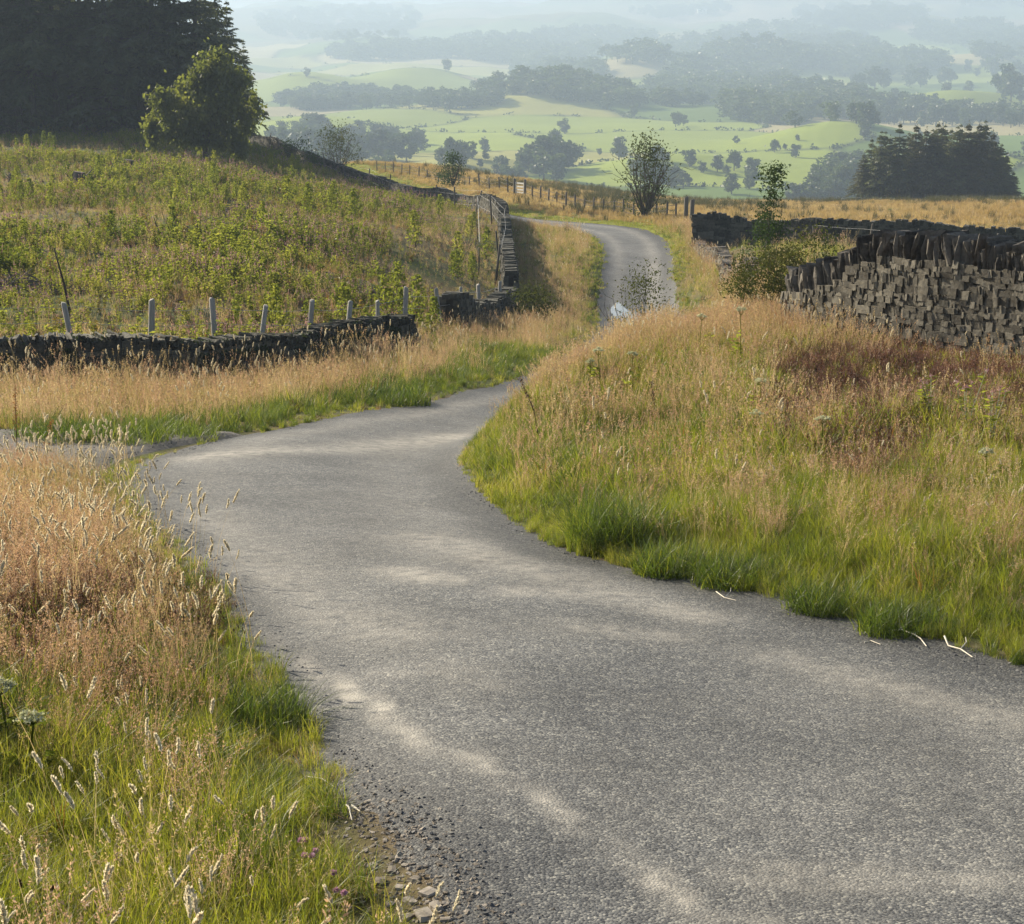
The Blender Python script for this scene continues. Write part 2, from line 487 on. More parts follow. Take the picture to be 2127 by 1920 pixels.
# bright mown verge beside the upper road
vg = np.exp(-((ndist - 1.0) / 3.0) ** 2) * smooth(80, 105, GY) * (GY < 260) * (~fld)
gc = mixc(gc, (.2, .22, .035), np.clip(vg * 1.1, 0, .9))
soil = np.exp(-(ndist / .13) ** 2) * (GY < 60)
gc = mixc(gc, (.16, .125, .085), np.clip(soil, 0, .8))

# far fields: irregular enclosures with their own crop colours
far = GY > 480
sx, sy = [], []
yy = 520.0
srng = np.random.default_rng(21)
while yy < 7000:
    st = 120 + yy * .055
    xx = -.5 * yy
    while xx < .5 * yy:
        sx.append(xx + srng.uniform(-.42, .42) * st * 1.15); sy.append(yy + srng.uniform(-.42, .42) * st * 1.15)
        xx += st * 1.15
    yy += st * 1.15
SX, SY = np.array(sx), np.array(sy)
SC = []
for x, y in zip(SX, SY):
    q = srng.random()
    if y > 3800:
        c = (.2, .19, .1) if q < .5 else ((.14, .18, .07) if q < .8 else (.26, .21, .14))
    elif q < .38: c = (.12, .18, .03)
    elif q < .74: c = (.235, .285, .04)
    elif q < .92: c = (.33, .32, .08)
    else: c = (.36, .31, .15)
    f = srng.uniform(.82, 1.15)
    SC.append(tuple(q * f for q in c))
SC = np.array(SC)


def fields(x, y):
    x = x + 25 * (vnoise(x / 90, y / 90, 31) - .5); y = y + 25 * (vnoise(x / 90, y / 90, 32) - .5)
    idx = np.zeros(len(x), int); gap = np.zeros(len(x))
    for i in range(0, len(x), 8000):
        d = np.hypot(x[i:i + 8000, None] - SX, y[i:i + 8000, None] - SY)
        o = np.argpartition(d, 2, axis=1)[:, :2]
        dd = np.take_along_axis(d, o, 1)
        sw = dd[:, 0] > dd[:, 1]
        a = np.where(sw, o[:, 1], o[:, 0])
        idx[i:i + 8000] = a
        gap[i:i + 8000] = np.abs(dd[:, 0] - dd[:, 1])
    return idx, gap


fx, fy = GX[far], GY[far]
fi, fg = fields(fx, fy)
fc = SC[fi] * (.9 + .2 * fbm(fx / 40, fy / 40, 41))[:, None]
edge = np.exp(-(fg / (3.0 + fy * .0015)) ** 2)
fc = fc * (1 - .75 * edge[:, None]) + np.array((.05, .06, .03)) * .75 * edge[:, None]
blend = smooth(480, 600, fy)[:, None]
gc[far] = gc[far] * (1 - blend) + fc * blend


def ground_mat():
    m, nt, N, L = newmat('ground_cover')
    out = N.new('ShaderNodeOutputMaterial'); b = N.new('ShaderNodeBsdfPrincipled')
    at_ = N.new('ShaderNodeAttribute'); at_.attribute_name = 'col'
    geo = N.new('ShaderNodeNewGeometry')
    nz = N.new('ShaderNodeTexNoise'); nz.inputs['Scale'].default_value = 9; nz.inputs['Detail'].default_value = 8
    nz.inputs['Roughness'].default_value = .7
    L.new(geo.outputs['Position'], nz.inputs['Vector'])
    mr = N.new('ShaderNodeMapRange'); mr.inputs['From Min'].default_value = .3; mr.inputs['From Max'].default_value = .7
    mr.inputs['To Min'].default_value = .55; mr.inputs['To Max'].default_value = 1.35
    L.new(nz.outputs['Fac'], mr.inputs['Value'])
    mx = N.new('ShaderNodeVectorMath'); mx.operation = 'SCALE'
    L.new(at_.outputs['Color'], mx.inputs[0]); L.new(mr.outputs[0], mx.inputs['Scale'])
    L.new(mx.outputs[0], b.inputs['Base Color'])
    b.inputs['Roughness'].default_value = .95; b.inputs['Specular IOR Level'].default_value = .1
    bp = N.new('ShaderNodeBump'); bp.inputs['Strength'].default_value = .6; bp.inputs['Distance'].default_value = .05
    L.new(nz.outputs['Fac'], bp.inputs['Height']); L.new(bp.outputs[0], b.inputs['Normal'])
    L.new(b.outputs[0], out.inputs['Surface'])
    return m


GM = ground_mat()


def sheet(name, j0, j1, zz):
    nx = len(ga); nj = j1 - j0
    V = np.stack([GX[j0:j1], GY[j0:j1], zz[j0:j1]], -1).reshape(-1, 3)
    i = np.arange(nx - 1); j = np.arange(nj - 1)
    I, J = np.meshgrid(i, j)
    b = (J * nx + I).ravel()
    f = np.stack([b, b + 1, b + nx + 1, b + nx], 1)
    mb = MB(); mb.add(V, None, f)
    me = mb.mesh(name, GM, True)
    a = me.attributes.new('col', 'FLOAT_COLOR', 'POINT')
    c = np.concatenate([gc[j0:j1].reshape(-1, 3), np.ones((nx * nj, 1))], 1)
    a.data.foreach_set('color', c.astype(np.float32).ravel())
    return link(name, me)


JS = int(np.searchsorted(gl, math.log(480)))
tag(sheet('ground', 0, JS + 1, Z0), 'rough grassy ground of the verges, clearing and moor', kind='structure')
tag(sheet('hills', JS, len(gl), Z0), 'hazy green valley side with fields rising to far fells', kind='structure')

# ------------------------------------------------------------------ ROAD
nl = 40
CT = np.linspace(0, 1, nl)
s_arc = np.concatenate([[0], np.cumsum(np.hypot(*np.diff((EL + ER) / 2, axis=0).T))])
ss = []
s = 0
while s < s_arc[-1]:
    ss.append(s); s += .09 if s < 22 else (.3 if s < 50 else 1.0)
ss = np.array(ss)
ex = np.interp(ss, s_arc, EL[:, 0]); ey = np.interp(ss, s_arc, EL[:, 1])
rx_ = np.interp(ss, s_arc, ER[:, 0]); ry_ = np.interp(ss, s_arc, ER[:, 1])
# ragged edges
wob = -fbm(ss * 1.3, ss * 0, 51) * .3; wob2 = fbm(ss * 1.1, ss * 0, 52) * .3
RX = ex[:, None] * (1 - CT) + rx_[:, None] * CT; RY = ey[:, None] * (1 - CT) + ry_[:, None] * CT
dxx, dyy = rx_ - ex, ry_ - ey
wd = np.hypot(dxx, dyy)
sh = (wob / wd)[:, None] * (1 - CT) ** 3 + (wob2 / wd)[:, None] * CT ** 3
RX += dxx[:, None] * sh; RY += dyy[:, None] * sh
RZ = rz(RX, RY) + .012 + .035 * (1 - (2 * CT - 1) ** 2)
V = np.stack([RX, RY, RZ], -1).reshape(-1, 3)
nr = len(ss)
I, J = np.meshgrid(np.arange(nl - 1), np.arange(nr - 1))
b = (J * nl + I).ravel()
mb = MB(); mb.add(V, None, np.stack([b, b + 1, b + nl + 1, b + nl], 1))


def road_mat():
    m, nt, N, L = newmat('worn_chipped_asphalt')
    out = N.new('ShaderNodeOutputMaterial'); b = N.new('ShaderNodeBsdfPrincipled')
    geo = N.new('ShaderNodeNewGeometry')
    vor = N.new('ShaderNodeTexVoronoi'); vor.inputs['Scale'].default_value = 88
    L.new(geo.outputs['Position'], vor.inputs['Vector'])
    vs = N.new('ShaderNodeTexVoronoi'); vs.inputs['Scale'].default_value = 21
    L.new(geo.outputs['Position'], vs.inputs['Vector'])
    sep = N.new('ShaderNodeSeparateColor'); L.new(vor.outputs['Color'], sep.inputs[0])
    sep2 = N.new('ShaderNodeSeparateColor'); L.new(vs.outputs['Color'], sep2.inputs[0])
    chip = ramp(N, [(0, (.026, .027, .029)), (.4, (.07, .072, .073)), (.75, (.135, .135, .128)), (1, (.3, .29, .25))])
    cm = N.new('ShaderNodeMath'); cm.operation = 'MULTIPLY_ADD'; cm.inputs[1].default_value = .2
    cs = N.new('ShaderNodeMath'); cs.operation = 'MULTIPLY'; cs.inputs[1].default_value = .8
    L.new(sep.outputs[0], cs.inputs[0]); L.new(sep2.outputs[1], cm.inputs[0]); L.new(cs.outputs[0], cm.inputs[2])
    L.new(cm.outputs[0], chip.inputs['Fac'])
    n2 = N.new('ShaderNodeTexNoise'); n2.inputs['Scale'].default_value = 1.1; n2.inputs['Detail'].default_value = 5
    L.new(geo.outputs['Position'], n2.inputs['Vector'])
    mr = N.new('ShaderNodeMapRange'); mr.inputs['From Min'].default_value = .3; mr.inputs['From Max'].default_value = .7
    mr.inputs['To Min'].default_value = .75; mr.inputs['To Max'].default_value = 1.25
    L.new(n2.outputs['Fac'], mr.inputs['Value'])
    sc = N.new('ShaderNodeVectorMath'); sc.operation = 'SCALE'
    L.new(chip.outputs['Color'], sc.inputs[0]); L.new(mr.outputs[0], sc.inputs['Scale'])
    # pale dust ground into the surface
    du = N.new('ShaderNodeAttribute'); du.attribute_name = 'dust'
    n3 = N.new('ShaderNodeTexNoise'); n3.inputs['Scale'].default_value = 7; n3.inputs['Detail'].default_value = 7
    n3.inputs['Roughness'].default_value = .7
    L.new(geo.outputs['Position'], n3.inputs['Vector'])
    r3 = N.new('ShaderNodeMapRange'); r3.inputs['From Min'].default_value = .3; r3.inputs['From Max'].default_value = .62
    L.new(n3.outputs['Fac'], r3.inputs['Value'])
    dm = N.new('ShaderNodeMath'); dm.operation = 'MULTIPLY'; dm.use_clamp = True
    L.new(du.outputs['Fac'], dm.inputs[0]); L.new(r3.outputs[0], dm.inputs[1])
    mx = N.new('ShaderNodeMix'); mx.data_type = 'RGBA'
    mx.inputs[7].default_value = (.37, .345, .295, 1)
    L.new(dm.outputs[0], mx.inputs[0]); L.new(sc.outputs[0], mx.inputs[6])
    ed = N.new('ShaderNodeAttribute'); ed.attribute_name = 'edge'
    mx2 = N.new('ShaderNodeMix'); mx2.data_type = 'RGBA'
    em = N.new('ShaderNodeMath'); em.operation = 'MULTIPLY'; em.inputs[1].default_value = 1.0
    L.new(ed.outputs['Fac'], em.inputs[0])
    L.new(em.outputs[0], mx2.inputs[0]); L.new(mx.outputs[2], mx2.inputs[6])
    dk = N.new('ShaderNodeVectorMath'); dk.operation = 'SCALE'; dk.inputs['Scale'].default_value = .55
    L.new(chip.outputs['Color'], dk.inputs[0]); L.new(dk.outputs[0], mx2.inputs[7])
    L.new(mx2.outputs[2], b.inputs['Base Color'])
    b.inputs['Roughness'].default_value = .72; b.inputs['Specular IOR Level'].default_value = .4
    bp = N.new('ShaderNodeBump'); bp.inputs['Strength'].default_value = .6; bp.inputs['Distance'].default_value = .006
    bp.invert = True
    L.new(vor.outputs['Distance'], bp.inputs['Height'])
    L.new(bp.outputs[0], b.inputs['Normal'])
    L.new(b.outputs[0], out.inputs['Surface'])
    return m


RM = road_mat()
rme = mb.mesh('road', RM, True)


def uvline(s_, minv=0):
    out = []
    for q in s_.split('|'):
        u, v = map(float, q.split())
        d = ray(u, v); y = 2.27 / (-d[2] / d[1] - .1) if v > 394 else None
        out.append((d[0] / d[1] * y, y))
    return np.array(out)


dust = np.zeros(RX.size)
for line, wdt, amp in ((uvline('185 595|235 622|275 650|330 690|380 722'), .06, 1.6),
                       (uvline('380 722|430 760|560 820|680 890|760 924'), .05, 1.0),
                       (uvline('400 578|440 588'), .22, .8), (uvline('520 600|600 600|660 610|700 618'), .25, .6),
                       (uvline('585 637|660 640'), .22, .5), (uvline('360 690|440 680|480 700'), .2, .3),
                       (uvline('780 655|900 690|1010 720'), .2, .4), (uvline('760 868|860 875|1000 880'), .16, .45),
                       (uvline('180 462|260 455|340 450|450 425'), .4, .75), (uvline('420 540|480 560|560 585|620 600'), .35, .45),
                       (uvline('200 520|230 560|300 610|380 640'), .4, .4)):
    d = seg_dist(RX.ravel(), RY.ravel(), line)
    dust = np.maximum(dust, amp * np.exp(-(d / wdt) ** 2))
tt = np.broadcast_to(CT, RX.shape).ravel()
trk = np.exp(-((tt - .24) / .08) ** 2) + np.exp(-((tt - .72) / .09) ** 2)
dust += trk * (.05 + .35 * smooth(15, 30, RY.ravel()))
dust += .1 * smooth(.45, .7, fbm(RX.ravel() * .7, RY.ravel() * .7, 61))
de = np.minimum(tt, 1 - tt) * np.broadcast_to(wd[:, None], RX.shape).ravel()
edge_ = 1 - smooth(np.where(tt > .5, .3, .12), np.where(tt > .5, .75, .5), de + .25 * (fbm(RX.ravel() * 1.5, RY.ravel() * 1.5, 63) - .5))
for nm, val in (('dust', np.clip(dust, 0, 2)), ('edge', edge_)):
    a = rme.attributes.new(nm, 'FLOAT', 'POINT'); a.data.foreach_set('value', val.astype(np.float32))
tag(link('road', rme), 'narrow worn grey asphalt lane winding downhill between grass banks', kind='structure')

# gravel lay-by at the outside of the first bend
lb = [(-4.3, 18.4), (-4.35, 20.0), (-4.0, 21.7), (-3.4, 23.0), (-3.7, 23.25), (-5.2, 23.0), (-8.5, 22.9), (-11, 22.6), (-11, 19.6), (-7.5, 19.3), (-5.2, 18.2)]
lb = catmull(lb + [lb[0]], 6)[:-1]
cx, cy = lb.mean(0)
rings = [lb * t + np.array((cx, cy)) * (1 - t) for t in (1.0, .9, .75, .55, .35, .15)]
P = np.vstack(rings + [[(cx, cy)]])
mb = MB()
n = len(lb)
f4 = [(i * n + j, i * n + (j + 1) % n, (i + 1) * n + (j + 1) % n, (i + 1) * n + j) for i in range(len(rings) - 1) for j in range(n)]
f3 = [((len(rings) - 1) * n + j, (len(rings) - 1) * n + (j + 1) % n, len(rings) * n) for j in range(n)]
lift = np.where(np.arange(len(P)) < n, -.05, .055)
mb.add(np.column_stack([P, gz(P[:, 0], P[:, 1]) + lift]), f3, f4)
M['gravel'] = plainmat('grey_gravel', [(.06, .057, .052), (.13, .12, .105), (.24, .22, .19)], nscale=28, bump=.9, useattr=False)
tag(link('gravel_path', mb.mesh('gravel_path', M['gravel'], True)), 'loose grey gravel lay-by on the outside of the bend', kind='structure')
LAYBY = lb

# puddle in the dip of the upper lane
pd = np.array([(4.2 + .8 * math.cos(a) * (1 + .3 * math.sin(2 * a + .6) + .25 * math.sin(5 * a + 1)) - .05 * math.sin(a), 71 + 6.0 * math.sin(a) * (1 + .25 * math.cos(3 * a + 1) + .14 * math.sin(8 * a))) for a in np.linspace(0, 2 * PI, 40, endpoint=False)])
zp = float(rz(4.3, 71.5)) + .075
mb = MB()
mb.add(np.vstack([np.column_stack([pd, np.full(40, zp)]), [(4.25, 71.5, zp)]]), [(i, (i + 1) % 40, 40) for i in range(40)])
m, nt, N, L = newmat('still_water')
o_ = N.new('ShaderNodeOutputMaterial'); b_ = N.new('ShaderNodeBsdfPrincipled')
b_.inputs['Base Color'].default_value = (.17, .165, .16, 1); b_.inputs['Roughness'].default_value = .06; b_.inputs['IOR'].default_value = 1.33
L.new(b_.outputs[0], o_.inputs['Surface'])
tag(link('water', mb.mesh('water', m)), 'bright puddle reflecting the sky in the dip of the upper lane', kind='structure')

# ------------------------------------------------------------------ DRY STONE WALLS
CUBE = np.array([(x, y, z) for x in (-1, 0, 1) for y in (-1, 0, 1) for z in (-1, 0, 1) if not (x == y == z == 0)], float)
_ix = {tuple(int(q) for q in c): i for i, c in enumerate(CUBE)}


def _cube_faces():
    f = []
    for ax in range(3):
        for sgn in (-1, 1):
            o = [a for a in range(3) if a != ax]
            for i in (-1, 0):
                for j in (-1, 0):
                    q = []
                    for (di, dj) in ((0, 0), (1, 0), (1, 1), (0, 1)):
                        c = [0, 0, 0]; c[ax] = sgn; c[o[0]] = i + di; c[o[1]] = j + dj
                        q.append(_ix[tuple(c)])
                    f.append(q)
    return f


CF = np.array(_cube_faces())
CR = CUBE / np.linalg.norm(CUBE, axis=1)[:, None]
BOX = np.array([(x, y, z) for x in (-1, 1) for y in (-1, 1) for z in (-1, 1)], float)
BF = np.array([(0, 1, 3, 2), (4, 6, 7, 5), (0, 4, 5, 1), (2, 3, 7, 6), (0, 2, 6, 4), (1, 5, 7, 3)])


def stone(mb, c, ax, ay, az, lo=False, m=0, rough=.12, rd=.22, jit=None):
    """one irregular stone: centre, three half axes (vectors)"""
    if lo:
        S = BOX * (1 + (rng.uniform(-.18, .05, BOX.shape) if jit is None else rng.uniform(-jit, jit * .6, BOX.shape))); Fc = BF
    else:
        S = CUBE * (1 - rd) + CR * 1.15 * rd + rng.normal(0, rough * .5, CUBE.shape); Fc = CF
    mb.add(c + S[:, :1] * ax + S[:, 1:2] * ay + S[:, 2:] * az, None, Fc, m, rng.random())


def wall(name, label, P, h, th, sw, shh, group, lo=False, cope=.22, mats=('stone', 'coping'), hfun=None, upright=False, sink=.1, tilt=.0, mossy=0):
    P = np.asarray(P)
    arc = np.concatenate([[0], np.cumsum(np.hypot(*np.diff(P, axis=0).T))])
    Lw = arc[-1]
    fx_ = lambda s: np.array([np.interp(s, arc, P[:, 0]), np.interp(s, arc, P[:, 1])])
    hf = hfun or (lambda s: 1.0)
    mid = fx_(Lw / 2)
    root = link(name, None, None, (mid[0], mid[1], float(gz(*mid))))
    org = np.array(root.location)
    tag(root, label, 'stone wall', group)
    if mossy:
        n = int(Lw * mossy); q = rng.uniform(0, Lw, n); px_ = np.interp(q, arc, P[:, 0]); py_ = np.interp(q, arc, P[:, 1])
        t_ = rng.random(n) ** .5; cl = vnoise(q * 2.2, t_ * 3, 77); ok_ = rng.random(n) < smooth(.3, .6, cl); hh_ = np.array([hf(v) for v in q]) * h
        off_ = np.where(t_ > .8, rng.uniform(-1, 1, n) * th * .5, -(th * .5 + .03) * np.sign(rng.uniform(-1, 3, n)))
        tg = np.stack([np.gradient(P[:, 0]), np.gradient(P[:, 1])], 1); tg /= np.linalg.norm(tg, axis=1)[:, None]
        tx_ = np.interp(q, arc, tg[:, 0]); ty_ = np.interp(q, arc, tg[:, 1])
        cc = np.column_stack([px_ - ty_ * off_, py_ + tx_ * off_, gz(px_, py_) + np.where(t_ > .8, hh_ + rng.uniform(.0, .16, n), hh_ * t_ * 1.15)])[ok_] - org
        d_ = rdirs(len(cc)); d_[:, 2] = np.abs(d_[:, 2]); mm_ = MB(); quads(mm_, cc, d_ * .055, np.cross(d_, rdirs(len(cc))) * .03, 0)
        link('moss', mm_.mesh('moss', M['moss']), root)
    mb = MB(); cm = MB()
    # hearting
    K = max(8, int(Lw / .5))
    vs = []
    for s in np.linspace(0, Lw, K):
        p = fx_(s); q = fx_(min(s + .05, Lw)) - fx_(max(s - .05, 0)); q /= np.linalg.norm(q); nrm = np.array([-q[1], q[0]])
        z = float(gz(*p)); hh = h * hf(s) - .02
        for sd, zt in ((-1, 0), (1, 0), (1, 1), (-1, 1)):
            w_ = (th / 2 + .005) * (1 - .2 * zt)
            vs.append((p[0] + nrm[0] * w_ * sd, p[1] + nrm[1] * w_ * sd, z - sink + (hh + sink) * zt))
    f = []
    for i in range(K - 1):
        for j in range(4):
            f.append((i * 4 + j, i * 4 + (j + 1) % 4, i * 4 + 4 + (j + 1) % 4, i * 4 + 4 + j))
    f += [(0, 1, 2, 3), (K * 4 - 1, K * 4 - 2, K * 4 - 3, K * 4 - 4)]
    mb.add(np.array(vs) - org, None, f, 1)
    for sd in (-1, 1):
        zc = -sink
        while zc < h:
            ch = shh * rng.uniform(.7, 1.35)
            s = rng.uniform(-sw * .4, 0)
            while s < Lw:
                w_ = sw * (rng.uniform(.5, 1.5) if rng.random() < .8 else rng.uniform(1.5, 2.6))
                if upright and rng.random() < .5: w_ *= .5
                sc = min(max(s + w_ / 2, 0), Lw)
                if zc + ch * .5 < h * hf(sc):
                    p = fx_(sc); q = fx_(min(sc + .05, Lw)) - fx_(max(sc - .05, 0)); q /= np.linalg.norm(q); nrm = np.array([-q[1], q[0]])
                    off = (th / 2 - .05) * (1 - .2 * max(zc, 0) / h) + rng.uniform(-.02, .02)
                    c = np.array([p[0] + nrm[0] * off * sd, p[1] + nrm[1] * off * sd, float(gz(*p)) + zc + ch / 2]) - org
                    t = rng.normal(0, .06)
                    ax = np.array([q[0], q[1], t]) * w_ * .55; ay = np.array([nrm[0], nrm[1], rng.normal(0, .08)]) * .1
                    az = np.array([-q[0] * t, -q[1] * t, 1]) * ch * .57
                    stone(mb, c, ax, ay, az, True, 0, jit=.17)
                s += w_
            zc += ch
    body = link('wall_body', mb.mesh('wall_body', [M[mats[0]], M['core']], False), root)
    if cope:
        s = 0
        lean = tilt
        while s < Lw:
            w_ = rng.uniform(.035, .085) * (1 if not lo else 2.6)
            p = fx_(s); q = fx_(min(s + .05, Lw)) - fx_(max(s - .05, 0)); q /= np.linalg.norm(q); nrm = np.array([-q[1], q[0]])
            ch = cope * rng.uniform(.6, 1.25)
            lean = .9 * lean + .1 * tilt + rng.normal(0, .07)
            c = np.array([p[0], p[1], float(gz(*p)) + h * hf(s) + ch * .42]) - org
            ax = np.array([q[0], q[1], -lean * .5]) * w_ * .52
            ay = np.array([nrm[0], nrm[1], rng.normal(0, .05)]) * (th / 2 + rng.uniform(-.03, .03)) * .95
            az = np.array([q[0] * lean, q[1] * lean, 1]) * ch * .55
            if hf(s) > .25:
                stone(cm, c, ax, ay, az, lo, 0, .22, .3)
            s += w_ * .95
        link('coping', cm.mesh('coping', [M[mats[1]]], False), root)
    return root


def hR1(s): return float(np.interp(s, [0, 4.2, 5.6, 6.4, 7.4, 8.6, 12], [1, 1, .95, .75, .5, .42, .4]))


LR1 = np.hypot(*np.diff(WALL_R1, axis=0).T).sum()
wall('dry_stone_wall', 'tall rough gritstone wall with jagged upright coping stones, broken down at its left end', WALL_R1, 1.2, .46, .095, .085,
     'dry stone walls', cope=.33, upright=True, tilt=.12, hfun=lambda s: float(np.interp(s / LR1, [0, .72, .79, .85, .93, 1], [1, 1, .93, .62, .5, .42])))
wall('dry_stone_wall', 'low wall running from the thorn bush up beside the upper lane', WALL_R2, .32, .45, .24, .14, 'dry stone walls', lo=True, cope=.18)
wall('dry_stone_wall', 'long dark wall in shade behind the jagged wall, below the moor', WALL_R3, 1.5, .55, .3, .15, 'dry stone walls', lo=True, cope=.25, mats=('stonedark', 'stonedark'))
L1 = np.hypot(*np.diff(WALL_L1, axis=0).T).sum()
wall('dry_stone_wall', 'dark mossy wall behind the tan grass with pale fence posts along its back', WALL_L1, .74, .55, .22, .12, 'dry stone walls', cope=.16, mossy=700,
     mats=('stonedark', 'stonedark'), hfun=lambda s: float(.95 + .25 * (vnoise(s * .45, 0, 71) - .5) - .12 * np.exp(-((s / L1 - .6) / .08) ** 2)))
wall('dry_stone_wall', 'short broken piece of dark wall beyond the gap', WALL_L2, .75, .55, .25, .13, 'dry stone walls', lo=True, cope=.18, mats=('stonedark', 'stonedark'),
     hfun=lambda s: float(.9 + .5 * (vnoise(s * .6, 3, 72) - .5)))
wall('dry_stone_wall', 'long grey wall climbing round the far edge of the weedy clearing', WALL_L3, 1.0, .55, .34, .17, 'dry stone walls', lo=True, cope=.2, mats=('stonedark', 'stonedark'))
# low wall at the foot of the far spruce clump
p0, p1 = at(846, 255), at(962, 250)
wall('dry_stone_wall', 'low dark wall along the foot of the far spruce clump', [p0[:2], (p0[:2] + p1[:2]) / 2, p1[:2]], .9, .5, .9, .3, 'dry stone walls', lo=True, cope=.15, mats=('stonedark', 'stonedark'))

# ------------------------------------------------------------------ FENCES
def post_mesh(h, r, mat, n=8, square=False):
    mb = MB()
    rr = [r * 1.05, r, r * .96, r * .95]
    zz = [-.25, h * .4, h * .985, h]
    rr[3] = r * .85
    P = np.array([(0, 0, z) for z in zz]) + np.column_stack([rng.normal(0, .004, (4, 2)), np.zeros(4)])
    tube(mb, P, rr, 4 if square else n)
    return mb.mesh('post', M[mat], not square)


def fence(name, label, posts, h, r, mat, group, wires, lean=.06, post_cat='fence', wr=.0035, thick=None, railmat='wire'):
    """posts: list of (x, y) ; one fence thing, each post a part"""
    mid = posts[len(posts) // 2]
    root = link(name, None, None, (mid[0], mid[1], float(gz(*mid))))
    org = np.array(root.location)
    tag(root, label, post_cat, group)
    me = [post_mesh(h * s, r * q, mat) for s, q in ((1, 1), (.93, .9), (1.06, 1.05))]
    tops = []
    for i, (x, y) in enumerate(posts):
        o = link('post', me[i % 3], root)
        z = float(gz(x, y))
        o.location = Vector((x, y, z)) - root.location
        lx, ly = rng.normal(0, lean, 2)
        o.rotation_euler = (lx, ly + lean * .9, rng.uniform(0, 6))
        tops.append((x, y, z, lx, ly + lean * .9))
    mb = MB()
    for wh in wires:
        for a, c in zip(tops[:-1], tops[1:]):
            A_ = np.array([a[0] + math.sin(a[4]) * wh, a[1] - math.sin(a[3]) * wh, a[2] + wh]) - org
            B_ = np.array([c[0] + math.sin(c[4]) * wh, c[1] - math.sin(c[3]) * wh, c[2] + wh]) - org
            t = np.linspace(0, 1, 5)[:, None]
            Pq = A_ * (1 - t) + B_ * t; Pq[:, 2] -= .03 * np.sin(t[:, 0] * PI)
            tube(mb, Pq, thick or wr, 4, cap=False)
    link('wire' if railmat == 'wire' else 'rail', mb.mesh('wire', M[railmat]), root)
    return root


# pale posts behind the left wall
fl = []
for u, Y in ((-290, 34), (-215, 34), (-140, 34.1), (-60, 34.2), (75, 34.4), (151, 34.6), (217, 35.6), (258, 36.6), (307, 38.3), (346, 40.2), (378, 42.5), (404, 44.5), (441, 48.2), (461, 51.5), (480, 55.5), (499, 60.5)):
    p = at(u, Y); fl.append((p[0], p[1]))
fence('post_and_wire_fence', 'line of pale round posts with wire just behind the dark mossy wall', fl, 1.22, .06, 'wood', 'fences', (.75, 1.05), .07)
# leaning dark posts along the long grey wall
fl = []
for u, Y in ((502, 74), (505, 84), (506, 96), (498, 104), (482, 113), (462, 121), (443, 128), (420, 134), (398, 141), (378, 147), (355, 153), (335, 158), (320, 162), (305, 166), (292, 170), (280, 174)):
    p = at(u - 6, Y - 1.2); fl.append((p[0], p[1]))
fence('post_and_wire_fence', 'leaning dark stakes with slack wire along the long grey wall', fl, 1.65, .05, 'wooddark', 'fences', (.6, 1.2, 1.5), .1, wr=.004)
# inner wire line in the clearing
fl = [tuple(at(u, Y)[:2]) for u, Y in ((479, 74), (478, 90), (476, 104))]
fence('post_and_wire_fence', 'short inner line of thin poles in the tan grass of the clearing', fl, 1.15, .03, 'wooddark', 'fences', (1.4,), .03, wr=.008)
# moor fence either side of the pale gate
fl = [tuple(at(u, Y)[:2]) for u, Y in ((380, 205), (388, 203), (396, 200), (404, 197), (412, 193), (421, 189), (430, 185), (440, 180), (450, 175), (460, 170), (470, 165), (480, 160), (490, 155), (500, 150), (508, 146), (514, 143))]
fence('post_and_wire_fence', 'dark stake fence running up over the grassy hump left of the pale gate', fl, 1.15, .06, 'wooddark', 'fences', (.35, .65, .95), .04, thick=.016, railmat='wooddark')
fl = [tuple(at(u, Y)[:2]) for u, Y in ((525, 141), (532, 139.5), (540, 138), (548, 136.5), (556, 135), (565, 133.5), (574, 132), (583, 130.5), (592, 129), (602, 127.5), (612, 126), (622, 124.5), (632, 123), (643, 121), (654, 119), (664, 117), (673, 115))]
fence('post_and_wire_fence', 'dark stake fence between the pale gate and the gap by the long wall', fl, 1.1, .065, 'wooddark', 'fences', (.3, .6, .9), .03, thick=.018, railmat='wooddark')
fl = [tuple(at(u, Y)[:2]) for u, Y in ((757, 92), (810, 82), (862, 76), (914, 72), (947, 70), (985, 68))]
fence('post_and_wire_fence', 'sparse thin stakes standing along the back of the long dark wall', fl, 1.55, .045, 'wooddark', 'fences', (1.4,), .08)

# field gate
g0, g1 = at(515.5, 142.4), at(524, 141.4)
root = link('field_gate', None, None, tuple(g0)); tag(root, 'small pale barred gate in the stake fence on the moor', 'gate')
dv = (g1 - g0); dv[2] = 0; gw = np.linalg.norm(dv); dv /= gw
for s, nm in ((-.12, 'gate_post'), (gw + .1, 'gate_post')):
    o = link(nm, post_mesh(1.35, .11, 'wooddark'), root); o.location = Vector(dv * s)
mb = MB()
for z in (.3, .52, .76, 1.02):
    c = dv * gw / 2 + np.array((0, 0, z)); nrm = np.array((-dv[1], dv[0], 0))
    mb.add(c + BOX[:, :1] * dv * (gw / 2 - .04) + BOX[:, 1:2] * nrm * .02 + BOX[:, 2:] * np.array((0, 0, .055)), None, BF, 0)
link('bars', mb.mesh('bars', M['white']), root)
for s in (.03, gw - .06):
    mb = MB()
    mb.add(dv * s + np.array((0, 0, .65)) + BOX[:, :1] * dv * .045 + BOX[:, 1:2] * np.array((-dv[1], dv[0], 0)) * .024 + BOX[:, 2:] * np.array((0, 0, .46)), None, BF, 0)
    link('stile', mb.mesh('stile', M['white']), root)
# two heavy posts at the end of the long wall
for u, Y, lab in ((683, 112, 'stout dark gatepost at the end of the stake fence'), (689, 108, 'stout dark gatepost touching the end of the long wall')):
    p = at(u, Y); o = link('gatepost', post_mesh(1.5, .14, 'wooddark'), None, tuple(p)); tag(o, lab, 'gatepost', 'gateposts by the long wall')

